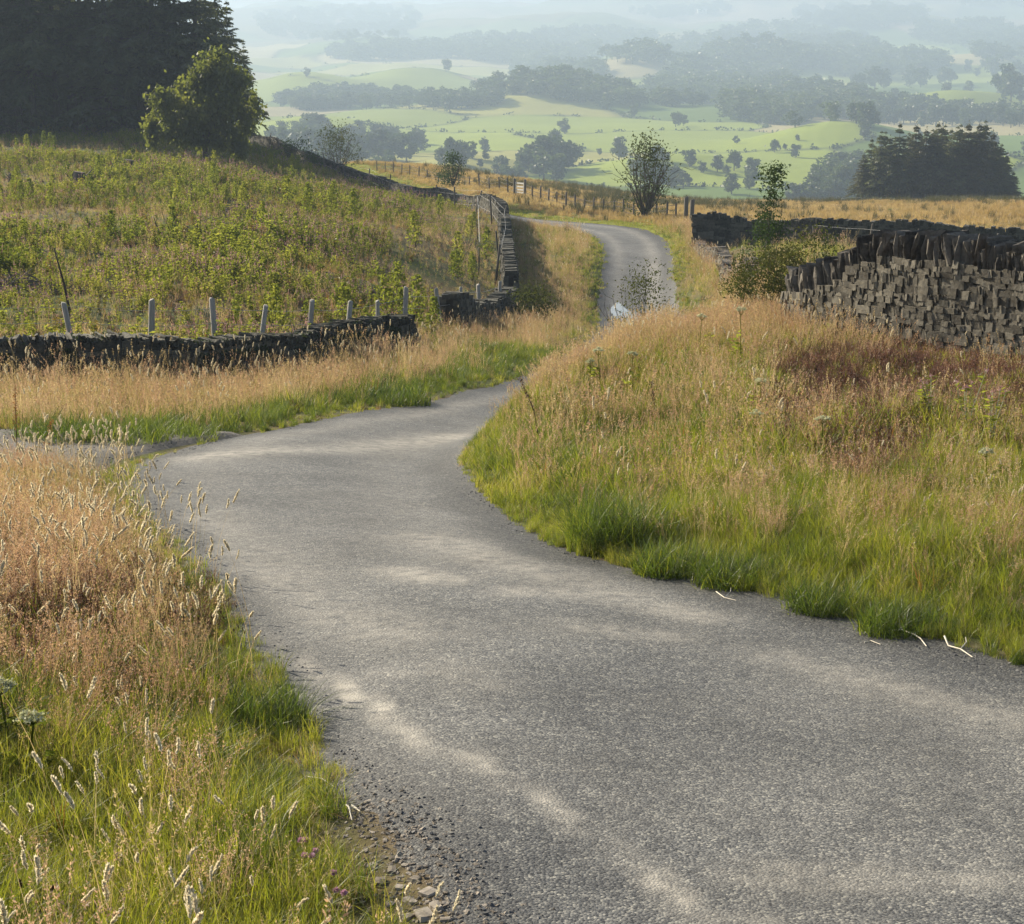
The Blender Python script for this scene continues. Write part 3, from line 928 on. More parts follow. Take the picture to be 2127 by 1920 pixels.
# ------------------------------------------------------------------ TREES
def spruce_meshes(Ht, R, seed, whorls=34, base=.12, dead=False, needle='needle'):
    r0 = np.random.default_rng(seed)
    tb = MB()
    tube(tb, [(0, 0, -.3), (r0.normal(0, .05), 0, Ht * .3), (0, r0.normal(0, .05), Ht * .7), (0, 0, Ht * .99)], [Ht * .0155, Ht * .012, Ht * .006, .01], 7)
    cb = MB()
    C, A_, B_ = [], [], []
    for k in range(whorls):
        f = min(max((k + r0.uniform(-1.6, 1.6)) / whorls, 0), 1)
        h = Ht * (base + (1 - base) * f)
        rad = R * (1 - max(f, 0)) ** .8 * r0.uniform(.62, 1.12)
        if f < .12: rad *= .8 + f * 1.6
        nb = int(5 + 4 * r0.random())
        a0 = r0.uniform(0, 6.28)
        for j in range(nb):
            az = a0 + j * 6.283 / nb + r0.normal(0, .25)
            Lb = max(.25, rad * r0.uniform(.65, 1.18))
            rise = .55 * (f - .35) + r0.normal(0, .2)
            d = np.array([math.cos(az), math.sin(az), 0])
            if f < .75:
                tube(tb, [(0, 0, h), tuple(d * Lb * .5 + np.array((0, 0, h + rise * Lb * .4))), tuple(d * Lb * .92 + np.array((0, 0, h + rise * Lb * .6 - .06 * Lb)))], [.035, .02, .006], 3, cap=False)
            ns = int(8 + Lb * 17)
            t = r0.uniform(.12 if f > .25 else .35, 1.0, ns)
            p = d[None] * (t * Lb)[:, None]
            p[:, 2] += h + rise * Lb * t * .9 - .22 * Lb * t * t
            side = np.array([-d[1], d[0], 0])
            sw = r0.uniform(-1, 1, ns) * .28 * Lb * (1.1 - t * .8)
            p += side[None] * sw[:, None]
            p[:, 2] -= np.abs(sw) * .3
            ln = r0.uniform(.16, .34, ns) * (.6 + .1 * Lb)
            dirv = d[None] * .6 + side[None] * (np.sign(sw) * .7)[:, None] + r0.normal(0, .3, (ns, 3)); dirv[:, 2] -= r0.uniform(0, .9, ns)
            dirv /= np.linalg.norm(dirv, axis=1)[:, None]
            wv = np.cross(dirv, r0.normal(size=(ns, 3))); wv /= np.linalg.norm(wv, axis=1)[:, None]
            C.append(p); A_.append(dirv * ln[:, None]); B_.append(wv * (ln * .3)[:, None])
    n = 26; t = r0.random(n) ** 1.5
    az = r0.uniform(0, 6.28, n); e = np.column_stack([np.cos(az), np.sin(az), np.full(n, .9)])
    C.append(np.column_stack([np.zeros(n), np.zeros(n), Ht + .35 - 1.5 * t]) + e * (.05 + .3 * t)[:, None]); A_.append(e * (.09 + .1 * t)[:, None]); B_.append(np.cross(e, rdirs(n)) * .03)
    quads(cb, np.vstack(C), np.vstack(A_), np.vstack(B_))
    return tb.mesh('trunk', M['bark'], True), cb.mesh('crown', M[needle])


def broad_meshes(seed, lobes, trunk_h, leaf, n_per, leafmat_, barkmat, tr=.16, spread=1.0, bush=False):
    """lobes: list of (x, y, z, r) leafy masses; limbs reach each lobe"""
    r0 = np.random.default_rng(seed)
    tb = MB(); cb = MB()
    fork = np.array([0, 0, trunk_h])
    if not bush:
        tube(tb, [(0, 0, -.2), (.03, .02, trunk_h * .5), tuple(fork)], [tr * 1.25, tr, tr * .85], 8)
    C, A_, B_, Rr = [], [], [], []
    for (x, y, z, r) in lobes:
        c = np.array([x, y, z])
        st = fork if not bush else np.array([x * .15, y * .15, 0])
        mid = (st * .55 + c * .45) + r0.normal(0, .12 * r, 3)
        tube(tb, [tuple(st), tuple(mid), tuple(c)], [tr * .55, tr * .32, tr * .1], 5, cap=False)
        for q in range(7):
            e = c + rdirs(1)[0] * r * .9
            tube(tb, [tuple(mid * .3 + c * .7), tuple((c + e) / 2 + r0.normal(0, .08 * r, 3)), tuple(e)], [tr * .13, tr * .07, tr * .02], 3, cap=False)
        n = int(n_per * r * r)
        # twiggy sub clumps on the lobe shell
        k = max(6, int(10 * r))
        sub = c + rdirs(k) * (r * r0.uniform(.45, 1.0, k))[:, None] * np.array([1, 1, .85])
        w_ = r0.integers(0, k, n)
        p = sub[w_] + r0.normal(0, .17 * r + leaf * .6, (n, 3))
        d = rdirs(n); wv = np.cross(d, rdirs(n)); wv /= np.linalg.norm(wv, axis=1)[:, None] + 1e-9
        ln = leaf * r0.uniform(.6, 1.3, n)
        C.append(p); A_.append(d * ln[:, None]); B_.append(wv * (ln * .6)[:, None]); Rr.append((r0.random(k)[w_] * .6 + r0.random(n) * .4))
    quads(cb, np.vstack(C), np.vstack(A_), np.vstack(B_), 0, np.concatenate(Rr))
    return tb.mesh('trunk', M[barkmat], True), cb.mesh('crown', M[leafmat_])


def plant_tree(name, meshes, loc, label, cat, group=None, scale=1.0, rz_=0.0, names=('trunk', 'crown')):
    root = link(name, None, None, tuple(loc)); tag(root, label, cat, group)
    root.scale = (scale,) * 3 if not isinstance(scale, tuple) else scale
    root.rotation_euler.z = rz_
    for nm, me in zip(names, meshes):
        link(nm, me, root)
    return root


SPR = [spruce_meshes(17, 4.3, 100, 38, .26), spruce_meshes(16, 4.0, 101, 36, .3), spruce_meshes(18, 5.0, 102, 44, .03)]
SPRB = [spruce_meshes(12.5, 3.9, 110, 36, .3, needle='needle2'), spruce_meshes(12.0, 3.6, 111, 34, .32), spruce_meshes(12.5, 4.2, 112, 36, .27)]
# plantation on the left: front row, then ranks behind
prot = [None] * 3
kk = 0


def spruce(u, Y, sc, label, group, low=False):
    global kk
    i = 2 if low else (0, 1, 0, 1, 2)[kk % 5]; kk += 1
    p = at(u, Y)
    if prot[i] is None:
        prot[i] = plant_tree('spruce_tree', SPR[i], p, label, 'spruce tree', group, 1)
        o = prot[i]
    else:
        o = copy_tree(prot[i], label)
    o.location = Vector(p) - Vector((0, 0, .2)); o.scale = (sc * rng.uniform(.97, 1.05), sc * rng.uniform(.97, 1.05), sc); o.rotation_euler.z = rng.uniform(0, 6.28)
    return o


for i, u in enumerate(np.arange(-120, 205, 17)):
    spruce(u + rng.uniform(-5, 5), 153 + rng.uniform(-2, 3), rng.uniform(1.05, 1.3), 'tall dark spruce in the shaded front row of the left plantation', 'plantation spruces')
for row, (Y, u1) in enumerate(((160, 222), (167, 232), (175, 228), (184, 226))):
    for u in np.arange(-120, u1 - 20, 30):
        spruce(u + rng.uniform(-8, 8), Y + rng.uniform(-2, 2), rng.uniform(.72, .95), 'tall dark spruce standing in the ranks behind the plantation front row', 'plantation spruces', row > 0)
for u, Y, sc, lab in ((212, 164, .88, 'spruce with a pointed top at the right end of the plantation'), (238, 166, .80, 'lower spruce on the right flank of the plantation'),
                      (253, 170, .58, 'short spruce sweeping to the ground at the right edge of the plantation'), (226, 163, .9, 'spruce behind the left shoulder of the oak')):
    spruce(u, Y, sc, lab, None)
# oak in front of the plantation corner
lob = [(-3.9, 0, 2.5, 1.1), (-3.0, -.4, 3.6, 1.15), (-1.7, .2, 3.9, 1.1), (.5, 0, 5.9, 1.2), (1.6, .3, 5.3, 1.3), (2.7, 0, 4.5, 1.2), (3.5, .2, 3.1, 1.15), (1.4, -.8, 3.6, 1.5), (-.2, .2, 4.8, 1.1),
       (-.6, -.9, 3.0, 1.6), (-2.2, -.6, 2.2, 1.3), (.4, -.9, 1.7, 1.3), (2.2, -.4, 1.5, 1.2), (0, .9, 4, 1.7), (-4.2, 0, 1.7, .9), (2.9, 0, 1.0, .9)]
p = at(212, 126)
plant_tree('oak_tree', broad_meshes(31, lob, 1.6, .16, 620, 'oak', 'bark', .22), p - np.array((0, 0, .2)), 'broad green leafy tree in front of the dark spruces', 'tree', None, (.86, .86, 1.14))
# far clump of spruces on the moor
prob = [None] * 3
clump = [(856, 258, .62), (863, 262, .8), (872, 257, .86), (881, 263, .82), (890, 256, .95), (899, 262, .84), (906, 258, .98), (914, 263, .85), (922, 257, .95), (931, 262, 1.0), (940, 258, .98),
         (949, 263, .95), (957, 257, 1.0), (965, 262, .92), (973, 258, .98), (981, 263, .93), (988, 257, .8), (995, 261, .68), (1003, 258, .5), (868, 268, .75), (876, 268, .9), (894, 269, .92), (911, 268, .96), (934, 268, .98), (953, 268, 1.0), (972, 269, .98), (990, 266, .85), (916, 256, .97), (927, 256, .99), (946, 256, .98), (968, 256, .99), (885, 270, .85), (903, 271, .9), (925, 270, .95), (944, 271, .95), (963, 270, .95), (982, 268, .85)]
for i, (u, Y, sc) in enumerate(clump):
    p = at(u, Y); j = i % 3
    lab = 'slender dark spruce in the isolated clump on the moor edge'
    if prob[j] is None:
        prob[j] = plant_tree('spruce_tree', SPRB[j], p, lab, 'spruce tree', 'moor clump spruces'); o = prob[j]
    else:
        o = copy_tree(prob[j])
    o.location = Vector(p) - Vector((0, 0, .3)); o.scale = (sc, sc, sc * rng.uniform(.9, 1.06)); o.rotation_euler.z = rng.uniform(0, 6)


def twigs(mb, n, L, r, seed, up=.6, crook=.35):
    r0 = np.random.default_rng(seed)
    for i in range(n):
        az = r0.uniform(0, 6.28); tl = r0.uniform(.15, up)
        d = np.array([math.cos(az) * tl, math.sin(az) * tl, 1.0]); d /= np.linalg.norm(d)
        l = L * r0.uniform(.55, 1.0)
        P_ = [np.array([0, 0, -.05]) + d * 0]
        for s_ in range(5):
            d = d + r0.normal(0, crook * .4, 3); d /= np.linalg.norm(d)
            P_.append(P_[-1] + d * l / 5)
            if s_ > 1:
                e = d + r0.normal(0, .6, 3); e /= np.linalg.norm(e)
                tube(mb, [P_[-1], P_[-1] + e * l * .12, P_[-1] + (e + [0, 0, .3]) * l * .2], [r * .35, r * .25, r * .1], 3, cap=False)
        tube(mb, P_, np.linspace(r, r * .15, 6), 4, cap=False)


def shrub(name, loc, h, w, seed, leafm, label, n, leaf, cat='bush', stems=9, up=.6, zlo=.2, dens_top=1.0, barkm='twig', r=.02, group=None, taper=.5):
    """leafy bush: crooked stems and leaves strung along an uneven crown"""
    r0 = np.random.default_rng(seed)
    tb = MB(); twigs(tb, stems, h, r, seed, up)
    k = 26 if n < 3000 else 80
    t = r0.uniform(zlo, 1, k) ** 1.0
    az = r0.uniform(0, 6.28, k)
    rad = w * .5 * (np.clip(1 - np.abs(t - .5) * 2 * taper, .12, 1)) * np.sqrt(r0.uniform(.1, 1, k))
    sub = np.column_stack([np.cos(az) * rad, np.sin(az) * rad, t * h])
    w_ = r0.integers(0, k, n)
    sg = (.16 if n < 3000 else .085) * min(h, w)
    p_ = sub[w_] + r0.normal(0, 1, (n, 3)) * np.array([sg, sg, sg * .9])
    p_[:, 2] = np.clip(p_[:, 2], .02, None)
    d = rdirs(n); wv = np.cross(d, rdirs(n)); wv /= np.linalg.norm(wv, axis=1)[:, None] + 1e-9
    ln = leaf * r0.uniform(.6, 1.3, n)
    cb = MB(); quads(cb, p_, d * ln[:, None], wv * (ln * .55)[:, None], 0, r0.random(k)[w_] * .6 + r0.random(n) * .4)
    return plant_tree(name, (tb.mesh('stems', M[barkm]), cb.mesh('foliage', M[leafm])), np.array(loc) - np.array((0, 0, .03)), label, cat, group, 1, 0, ('stems', 'foliage'))


p = at(643, 117); shrub('hawthorn', p, 4.9, 3.2, 41, 'thorn', 'thin leafed hawthorn with bare upright twigs beside the stake fence', 2300, .085, 'tree', 34, .5, .05, r=.05, taper=.75)
p = at(342, 196); shrub('small_tree', p, 4.6, 4.4, 42, 'thorn', 'small airy tree on the grassy hump beyond the long grey wall', 1700, .11, 'tree', 22, .7, .15, r=.06)
p = at(454, 163); shrub('bushy_tree', p, 2.9, 2.3, 43, 'rowan', 'small dense upright bush behind the bend of the long grey wall', 1600, .09, 'bush', 12, .4, .02, r=.04, taper=.9)
p = at(768, 47); o = shrub('rowan_sapling', p, 2.75, .8, 44, 'rowan', 'slim leafy sapling standing in front of the long dark wall', 1700, .04, 'sapling', 5, .16, .3, r=.014, taper=.6)
o2 = shrub('rowan_sapling', at(757, 46), 1.7, .55, 45, 'rowan', 'shorter leafy sapling left of the slim one', 380, .04, 'sapling', 4, .2, .3, r=.012)
p = at(770, 29); shrub('thorn_bush', p, 1.1, 1.75, 46, 'thorn', 'spreading low thorn bush at the broken end of the jagged wall', 9000, .022, 'bush', 16, 1.2, .12, r=.014)
p = at(812, 34.5); shrub('thorn_bush', p, .95, 1.0, 47, 'thorn', 'small thorn bush peeping over the broken wall end', 800, .028, 'bush', 8, .9, .3, r=.012)
p = at(531, 59); shrub('thorn_bush', p, 1.35, 1.35, 48, 'thorn', 'round green bush below the corner of the long grey wall', 1700, .05, 'bush', 12, .8, .05, r=.015)
p = at(641, 29.5); shrub('thorn_bush', p, 1.6, .9, 49, 'thorn', 'sparse twiggy thorn seedling against the bright puddle', 1300, .022, 'bush', 16, .45, .4, r=.013)
for i, (u, Y, h) in enumerate(((294, 172, 1.6), (307, 163, 2.2), (320, 160, 1.4))):
    shrub('field_bush', at(u, Y), h, h, 50 + i, 'rowan', ('small dark bush at the top of the long grey wall', 'dark rounded bush against the long grey wall', 'little bush below the dark rounded one')[i], 500, .09, 'bush', 6, .6, .05, r=.02)

# ------------------------------------------------------------------ FAR TREES
def far_tree(seed, kind=0):
    r0 = np.random.default_rng(seed)
    mb = MB()
    tube(mb, [(0, 0, -.04), (0, 0, .25), (.01, 0, .5)], [.03, .022, .012], 5, m=1)
    C, Rr = [], []
    nlob = 14
    for i in range(nlob):
        az = r0.uniform(0, 6.28); t = r0.uniform(.14, .85)
        rad = .34 * math.sin(min(1, (t - .08) / .75) * PI * .85) ** .6 * r0.uniform(.3, 1)
        c = np.array([math.cos(az) * rad, math.sin(az) * rad, t]); r = r0.uniform(.12, .19)
        n = 55
        C.append(c + rdirs(n) * (r * r0.uniform(.4, 1.05, n))[:, None]); Rr.append(np.full(n, r0.random()) * .6 + r0.random(n) * .4)
    C = np.vstack(C); n = len(C)
    d = rdirs(n); w_ = np.cross(d, rdirs(n)); w_ /= np.linalg.norm(w_, axis=1)[:, None]
    s = r0.uniform(.035, .07, n)[:, None]
    quads(mb, C, d * s, w_ * s * .7, 0, np.concatenate(Rr))
    return mb


FT = [far_tree(200 + i) for i in range(5)]
FTM = [m_.mesh('far_tree', [M['far'], M['bark']]) for m_ in FT]
nft = 0


def ftree(u, vb, hpx, label, group, wide=1.0):
    global nft
    p = hit(u, vb, 430)
    if p is None: return
    Ht = hpx * p[1] / F
    o = link('broadleaf_tree', FTM[nft % 5], None, tuple(p)); nft += 1
    o.scale = (Ht * wide, Ht * wide, Ht); o.rotation_euler.z = rng.uniform(0, 6.28)
    tag(o, label, 'tree', group)


K5 = .508
for x, yb, h in ((545, 318, 55), (562, 312, 62), (600, 315, 66), (622, 318, 60), (645, 316, 66), (668, 318, 50), (700, 318, 55), (722, 312, 52), (745, 318, 66), (765, 316, 60), (785, 306, 50), (800, 318, 55), (816, 302, 46), (640, 345, 60), (600, 345, 60), (700, 340, 60), (760, 345, 50)):
    ftree(x * K5, yb * K5, h * K5, 'hazy round tree in the row below the yellow field left of centre', 'trees in the row below the yellow field', 1.15)
for x, yb, h in ((875, 330, 42), (893, 332, 62), (912, 328, 55), (930, 312, 30), (955, 315, 20)):
    ftree(x * K5, yb * K5, h * K5, 'hazy tree in the small group right of the left tree row', 'trees right of the left tree row', 1.15)
for x, yb, h in ((1040, 338, 48), (1055, 342, 62), (1075, 335, 72), (1092, 332, 70), (1110, 336, 60), (1127, 325, 44), (1070, 355, 60), (1095, 358, 60)):
    ftree(x * K5, yb * K5, h * K5, 'hazy tree in the rounded copse on the green valley slope', 'trees of the rounded copse', 1.2)
for x, yb, h in ((1290, 318, 38), (1305, 320, 30), (1330, 250, 30), (1345, 248, 22), (1358, 328, 36), (1380, 340, 26), (1412, 338, 34), (1445, 336, 40), (1430, 345, 22), (1480, 352, 44), (1475, 372, 40), (1440, 382, 42), (1330, 365, 40), (1345, 370, 36), (1255, 212, 30), (1232, 305, 16), (1450, 283, 16), (1525, 300, 26), (1545, 296, 14), (1565, 310, 28), (1570, 277, 14),
                 (1600, 348, 18), (1625, 345, 24), (1642, 346, 20), (1560, 400, 42), (1580, 400, 46), (1600, 398, 40), (1655, 385, 62), (1675, 380, 64), (1640, 398, 50), (1700, 272, 34), (1810, 268, 14), (1735, 295, 14), (1290, 205, 18), (1180, 305, 14), (990, 165, 14), (945, 330, 18)):
    ftree(x * K5, yb * K5, h * K5, 'hazy scattered field tree standing alone on the green valley slope', 'scattered field trees on the valley slope', 1.15)
for x in np.arange(1690, 2100, 15):
    ftree((x + rng.uniform(-5, 5)) * K5, (246 + rng.uniform(-4, 6)) * K5, rng.uniform(30, 46) * K5, 'hazy tree in the long wooded row behind the spruce clump', 'trees in the long row behind the spruce clump', 1.1)
for x, yb, h in ((1610, 172, 30), (1632, 175, 26), (1690, 180, 36), (1722, 178, 50), (1740, 174, 40), (1790, 170, 44), (1812, 172, 40), (1860, 168, 36), (1872, 166, 30), (1905, 140, 24), (1960, 150, 46), (1975, 186, 60), (1990, 200, 56), (2005, 160, 40), (1940, 135, 30), (1925, 150, 20), (1840, 205, 22), (1760, 195, 22), (1780, 130, 40), (1700, 130, 40), (1750, 128, 36), (2010, 205, 60)):
    ftree(x * K5, yb * K5, h * K5, 'hazy tree among the small pale fields high on the right slope', 'trees among the pale fields high on the right', 1.1)


def wood(name, label, polys, n, hpx, seed):
    r0 = np.random.default_rng(seed)
    mb = MB()
    for (poly_, frac, h_) in polys:
        P_ = np.array(poly_, float) * K5
        lo, hi = P_.min(0), P_.max(0)
        c = 0
        while c < n * frac:
            u, v = r0.uniform(lo, hi)
            if not in_poly(np.array([u]), np.array([v]), P_)[0]: continue
            c += 1
            p = hit(u, v, 430)
            if p is None: continue
            Ht = h_ * K5 * p[1] / F * r0.uniform(.7, 1.15)
            src = FT[r0.integers(0, 5)]
            V_ = np.vstack(src.v); f4 = np.vstack(src.f4)
            keep = r0.permutation(len(f4))[:int(len(f4) * .5)]
            f4 = f4[keep]
            a = r0.uniform(0, 6.28); ca, sa = math.cos(a), math.sin(a)
            ix = np.unique(f4); mp = np.zeros(len(V_), int); mp[ix] = np.arange(len(ix))
            Vq = V_[ix]
            Vq = np.column_stack([Vq[:, 0] * ca - Vq[:, 1] * sa, Vq[:, 0] * sa + Vq[:, 1] * ca, Vq[:, 2]]) * np.array([Ht * 1.6, Ht * 1.6, Ht]) + p
            mb.add(Vq, None, mp[f4], 0, np.repeat(r0.random(), len(ix)))
    o = link(name, mb.mesh(name, M['far']))
    tag(o, label, 'woodland', None, 'stuff')


wood('woodland', 'hazy mixed woodland filling the middle of the valley side', [
    ([(1010, 172), (1050, 150), (1150, 135), (1190, 145), (1180, 165), (1260, 195), (1160, 205), (1060, 195)], .10, 34),
    ([(1000, 150), (1020, 128), (1180, 118), (1340, 98), (1440, 75), (1560, 72), (1700, 90), (1740, 118), (1680, 135), (1560, 140), (1440, 130), (1330, 132), (1180, 122), (1100, 140)], .30, 34),
    ([(1330, 140), (1440, 130), (1560, 145), (1560, 175), (1520, 200), (1450, 205), (1330, 210), (1180, 212), (1290, 180)], .28, 34),
    ([(1430, 205), (1560, 185), (1640, 195), (1740, 215), (1720, 236), (1600, 240), (1560, 255), (1520, 245), (1430, 235)], .22, 40),
    ([(1640, 130), (1740, 120), (1860, 130), (1850, 145), (1700, 160), (1640, 150)], .1, 34)], 1300, 34, 301)
wood('woodland', 'darker tree belts between the nearer green fields of the valley', [
    ([(535, 262), (620, 250), (700, 262), (830, 275), (830, 300), (700, 312), (540, 300)], .3, 30),
    ([(930, 178), (1010, 158), (1110, 150), (1150, 165), (1060, 182), (960, 192)], .2, 26),
    ([(1590, 370), (1640, 340), (1690, 320), (1690, 400), (1600, 404)], .2, 40), ([(1240, 330), (1320, 340), (1330, 372), (1250, 362)], .12, 26),
    ([(1740, 205), (1860, 215), (2016, 225), (2016, 245), (1850, 238), (1740, 228)], .2, 30)], 330, 30, 304)
wood('woodland', 'pale hazy woods banding the left of the valley', [
    ([(530, 205), (640, 185), (870, 198), (960, 190), (1000, 205), (930, 215), (760, 212), (600, 218)], .3, 26),
    ([(620, 110), (740, 98), (900, 100), (1010, 95), (1050, 110), (1000, 125), (880, 115), (700, 122)], .25, 26),
    ([(880, 95), (1160, 70), (1300, 80), (1250, 100), (1100, 112), (1000, 110)], .2, 28),
    ([(500, 40), (600, 25), (760, 18), (830, 30), (800, 75), (640, 85), (520, 70)], .25, 20)], 950, 26, 302)
wood('woodland', 'faint woods high on the far fells at the upper right', [
    ([(1230, 25), (1420, 12), (1440, 22), (1300, 38)], .2, 14), ([(1560, 28), (1800, 20), (1830, 40), (1700, 62), (1580, 50)], .3, 22),
    ([(1800, 60), (1960, 55), (2020, 75), (2016, 95), (1900, 92), (1790, 80)], .3, 26), ([(1880, 5), (2016, 2), (2016, 14), (1900, 14)], .1, 12), ([(1900, 95), (2030, 100), (2030, 118), (1920, 112)], .1, 26)], 520, 20, 303)

# hedgerow bushes strung along the far field boundaries
hx = rng.uniform(-.32, .32, 90000); hy = np.exp(rng.uniform(math.log(520), math.log(3600), 90000)); hx = hx * hy
_, hg = fields(hx, hy)
sel = np.where(hg < 1.5)[0][:3600]
mb = MB()
for i in sel:
    x, y = hx[i], hy[i]; z = float(gz(x, y)); hs = rng.uniform(.6, 1.5) * (1 + y * .0004)
    n = 10
    c = np.array([x, y, z + hs * .4]) + rng.normal(0, 1, (n, 3)) * np.array([hs * .8, hs * .6, hs * .3])
    d = rdirs(n) * hs * .45; w_ = np.cross(d, rdirs(n)); w_ *= (hs * .35 / (np.linalg.norm(w_, axis=1) + 1e-9))[:, None]
    quads(mb, c, d, w_, 0, rng.random())
tag(link('hedgerow', mb.mesh('hedgerow', M['far'])), 'thin dark hedgerows dividing the far fields', 'hedgerow', None, 'stuff')
ht = 0
for i in np.where(hg < 6)[0][3000:]:
    if ht >= 150: break
    if rng.random() < .04:
        x, y = hx[i], hy[i]
        Ht = rng.uniform(6, 13) * (1 + y * .00015)
        o = link('broadleaf_tree', FTM[ht % 5], None, (x, y, float(gz(x, y)))); ht += 1
        o.scale = (Ht * 1.1, Ht * 1.1, Ht); o.rotation_euler.z = rng.uniform(0, 6)
        tag(o, 'small hazy hedgerow tree on a field boundary across the valley', 'tree', 'hedgerow trees across the valley')

# tiny white cottages
def cottage(u, v, w_, label):
    p = hit(u, v, 430)
    root = link('cottage', None, None, tuple(p)); tag(root, label, 'cottage')
    h_, d_ = w_ * .42, w_ * .55
    mb = MB(); mb.add(BOX * np.array((w_ / 2, d_ / 2, h_ / 2 + .5)) + np.array((0, 0, h_ / 2 - .5)), None, BF)
    link('wall', mb.mesh('wall', M['white']), root)
    mb = MB(); e = .4
    mb.add([(-w_ / 2 - e, -d_ / 2 - e, h_), (w_ / 2 + e, -d_ / 2 - e, h_), (w_ / 2 + e, d_ / 2 + e, h_), (-w_ / 2 - e, d_ / 2 + e, h_), (-w_ / 2 - e, 0, h_ + d_ * .5), (w_ / 2 + e, 0, h_ + d_ * .5)],
           [(0, 4, 3), (1, 2, 5)], [(0, 1, 5, 4), (2, 3, 4, 5), (0, 3, 2, 1)])
    rf = link('roof', mb.mesh('roof', M['slate']), root)
    mb = MB(); mb.add(BOX * np.array((.5, .5, .9)) + np.array((w_ / 2 - .7, 0, h_ + d_ * .5 + .3)), None, BF); link('chimney', mb.mesh('chimney', M['stonedark']), rf)
    mb = MB()
    for x in (-w_ * .28, w_ * .28):
        mb.add(BOX * np.array((.5, .05, .55)) + np.array((x, -d_ / 2 - .03, h_ * .55)), None, BF)
    link('window', mb.mesh('window', M['slate']), root)


cottage(702, 13, 26, 'bright white cottage high on the hazy fell')
cottage(618, 99, 10, 'small white cottage below the wood, left of its twin')
cottage(630, 99, 10, 'small white cottage below the wood, right of its twin')

# ------------------------------------------------------------------ GRASS AND GROUND COVER
UP = np.array((0, 0, 1.0))


def blades(mb, n, R, hmin, hmax, w, bend, m, r0, seg=3, root=None, az=None, rv=None):
    """n curved tapering blades; returns tip points and end directions"""
    if root is None:
        q = R * np.sqrt(r0.random(n)); t = r0.uniform(0, 6.283, n)
        root = np.column_stack([q * np.cos(t), q * np.sin(t), np.full(n, -.02)])
    az = r0.uniform(0, 6.283, n) if az is None else az
    hd = np.column_stack([np.cos(az), np.sin(az), np.zeros(n)])
    Lb = r0.uniform(hmin, hmax, n); bd = bend * r0.uniform(.2, 1.3, n)
    sa = az + PI / 2 + r0.normal(0, .7, n)
    sd = np.column_stack([np.cos(sa), np.sin(sa), np.zeros(n)])
    ww = w * r0.uniform(.7, 1.3, n)
    ts = np.linspace(0, 1, seg + 1)
    rows = []
    for t in ts:
        p = root + UP * (Lb * (t - .38 * bd * t * t))[:, None] + hd * (Lb * bd * .75 * t ** 1.8)[:, None]
        rows.append((p, ww * (1 - t ** 1.6) + w * .12))
    V = []
    for p, q in rows[:-1]:
        V += [p - sd * (q / 2)[:, None], p + sd * (q / 2)[:, None]]
    V.append(rows[-1][0])
    k = len(V)
    V = np.stack(V, 1).reshape(-1, 3)
    b = (np.arange(n) * k)[:, None]
    f4 = np.vstack([b + np.array((2 * i, 2 * i + 1, 2 * i + 3, 2 * i + 2)) for i in range(seg - 1)]) if seg > 1 else None
    f3 = b + np.array((2 * seg - 2, 2 * seg - 1, 2 * seg))
    rr = r0.random(n) if rv is None else rv
    mb.add(V, f3, f4, m, np.repeat(rr, k))
    tip = rows[-1][0]; d = tip - rows[-2][0]; d /= np.linalg.norm(d, axis=1)[:, None]
    return tip, d, rows


def panicle(mb, tips, dirs, ln, rad, n, leaf, m, r0):
    """airy flower head of small flecks round the last stretch of each stem"""
    k = len(tips)
    t = r0.random((k, n)) ** .8
    prof = np.sin(np.clip(t * 1.05 + .03, 0, 1) * PI) ** .7
    off = rdirs(k * n).reshape(k, n, 3)
    P_ = tips[:, None] - dirs[:, None] * (t * ln)[..., None] + off * (rad * prof * r0.random((k, n)) ** .5)[..., None]
    P_[..., 2] -= .25 * rad * prof
    P_ = P_.reshape(-1, 3)
    d = np.repeat(dirs, n, 0) * .8 + off.reshape(-1, 3) * .7; d /= np.linalg.norm(d, axis=1)[:, None]
    w_ = np.cross(d, rdirs(k * n)); w_ /= np.linalg.norm(w_, axis=1)[:, None] + 1e-9
    s = leaf * r0.uniform(.6, 1.3, k * n)[:, None]
    quads(mb, P_, d * s, w_ * s * .36, m)


def dense_head(mb, tips, dirs, ln, rad, m, r0, leaf=.006, n=70):
    """compact soft seed head"""
    for p, d in zip(tips, dirs):
        bend = rdirs(1)[0] * .25
        t = r0.random(n)
        c = p - d * (ln * (1 - t))[:, None] + bend * (ln * t * t)[:, None]
        pr = rad * (np.sin(np.clip(.08 + .9 * t, 0, 1) * PI) ** .55) * (.75 + .45 * np.sin(t * 19 + r0.uniform(0, 6)) ** 2)
        o = rdirs(n)
        c = c + o * (pr * r0.random(n) ** .4)[:, None]
        dd = d + o * .7; dd /= np.linalg.norm(dd, axis=1)[:, None]
        w_ = np.cross(dd, rdirs(n)); w_ /= np.linalg.norm(w_, axis=1)[:, None] + 1e-9
        quads(mb, c, dd * leaf * 1.6, w_ * leaf * .8, m)


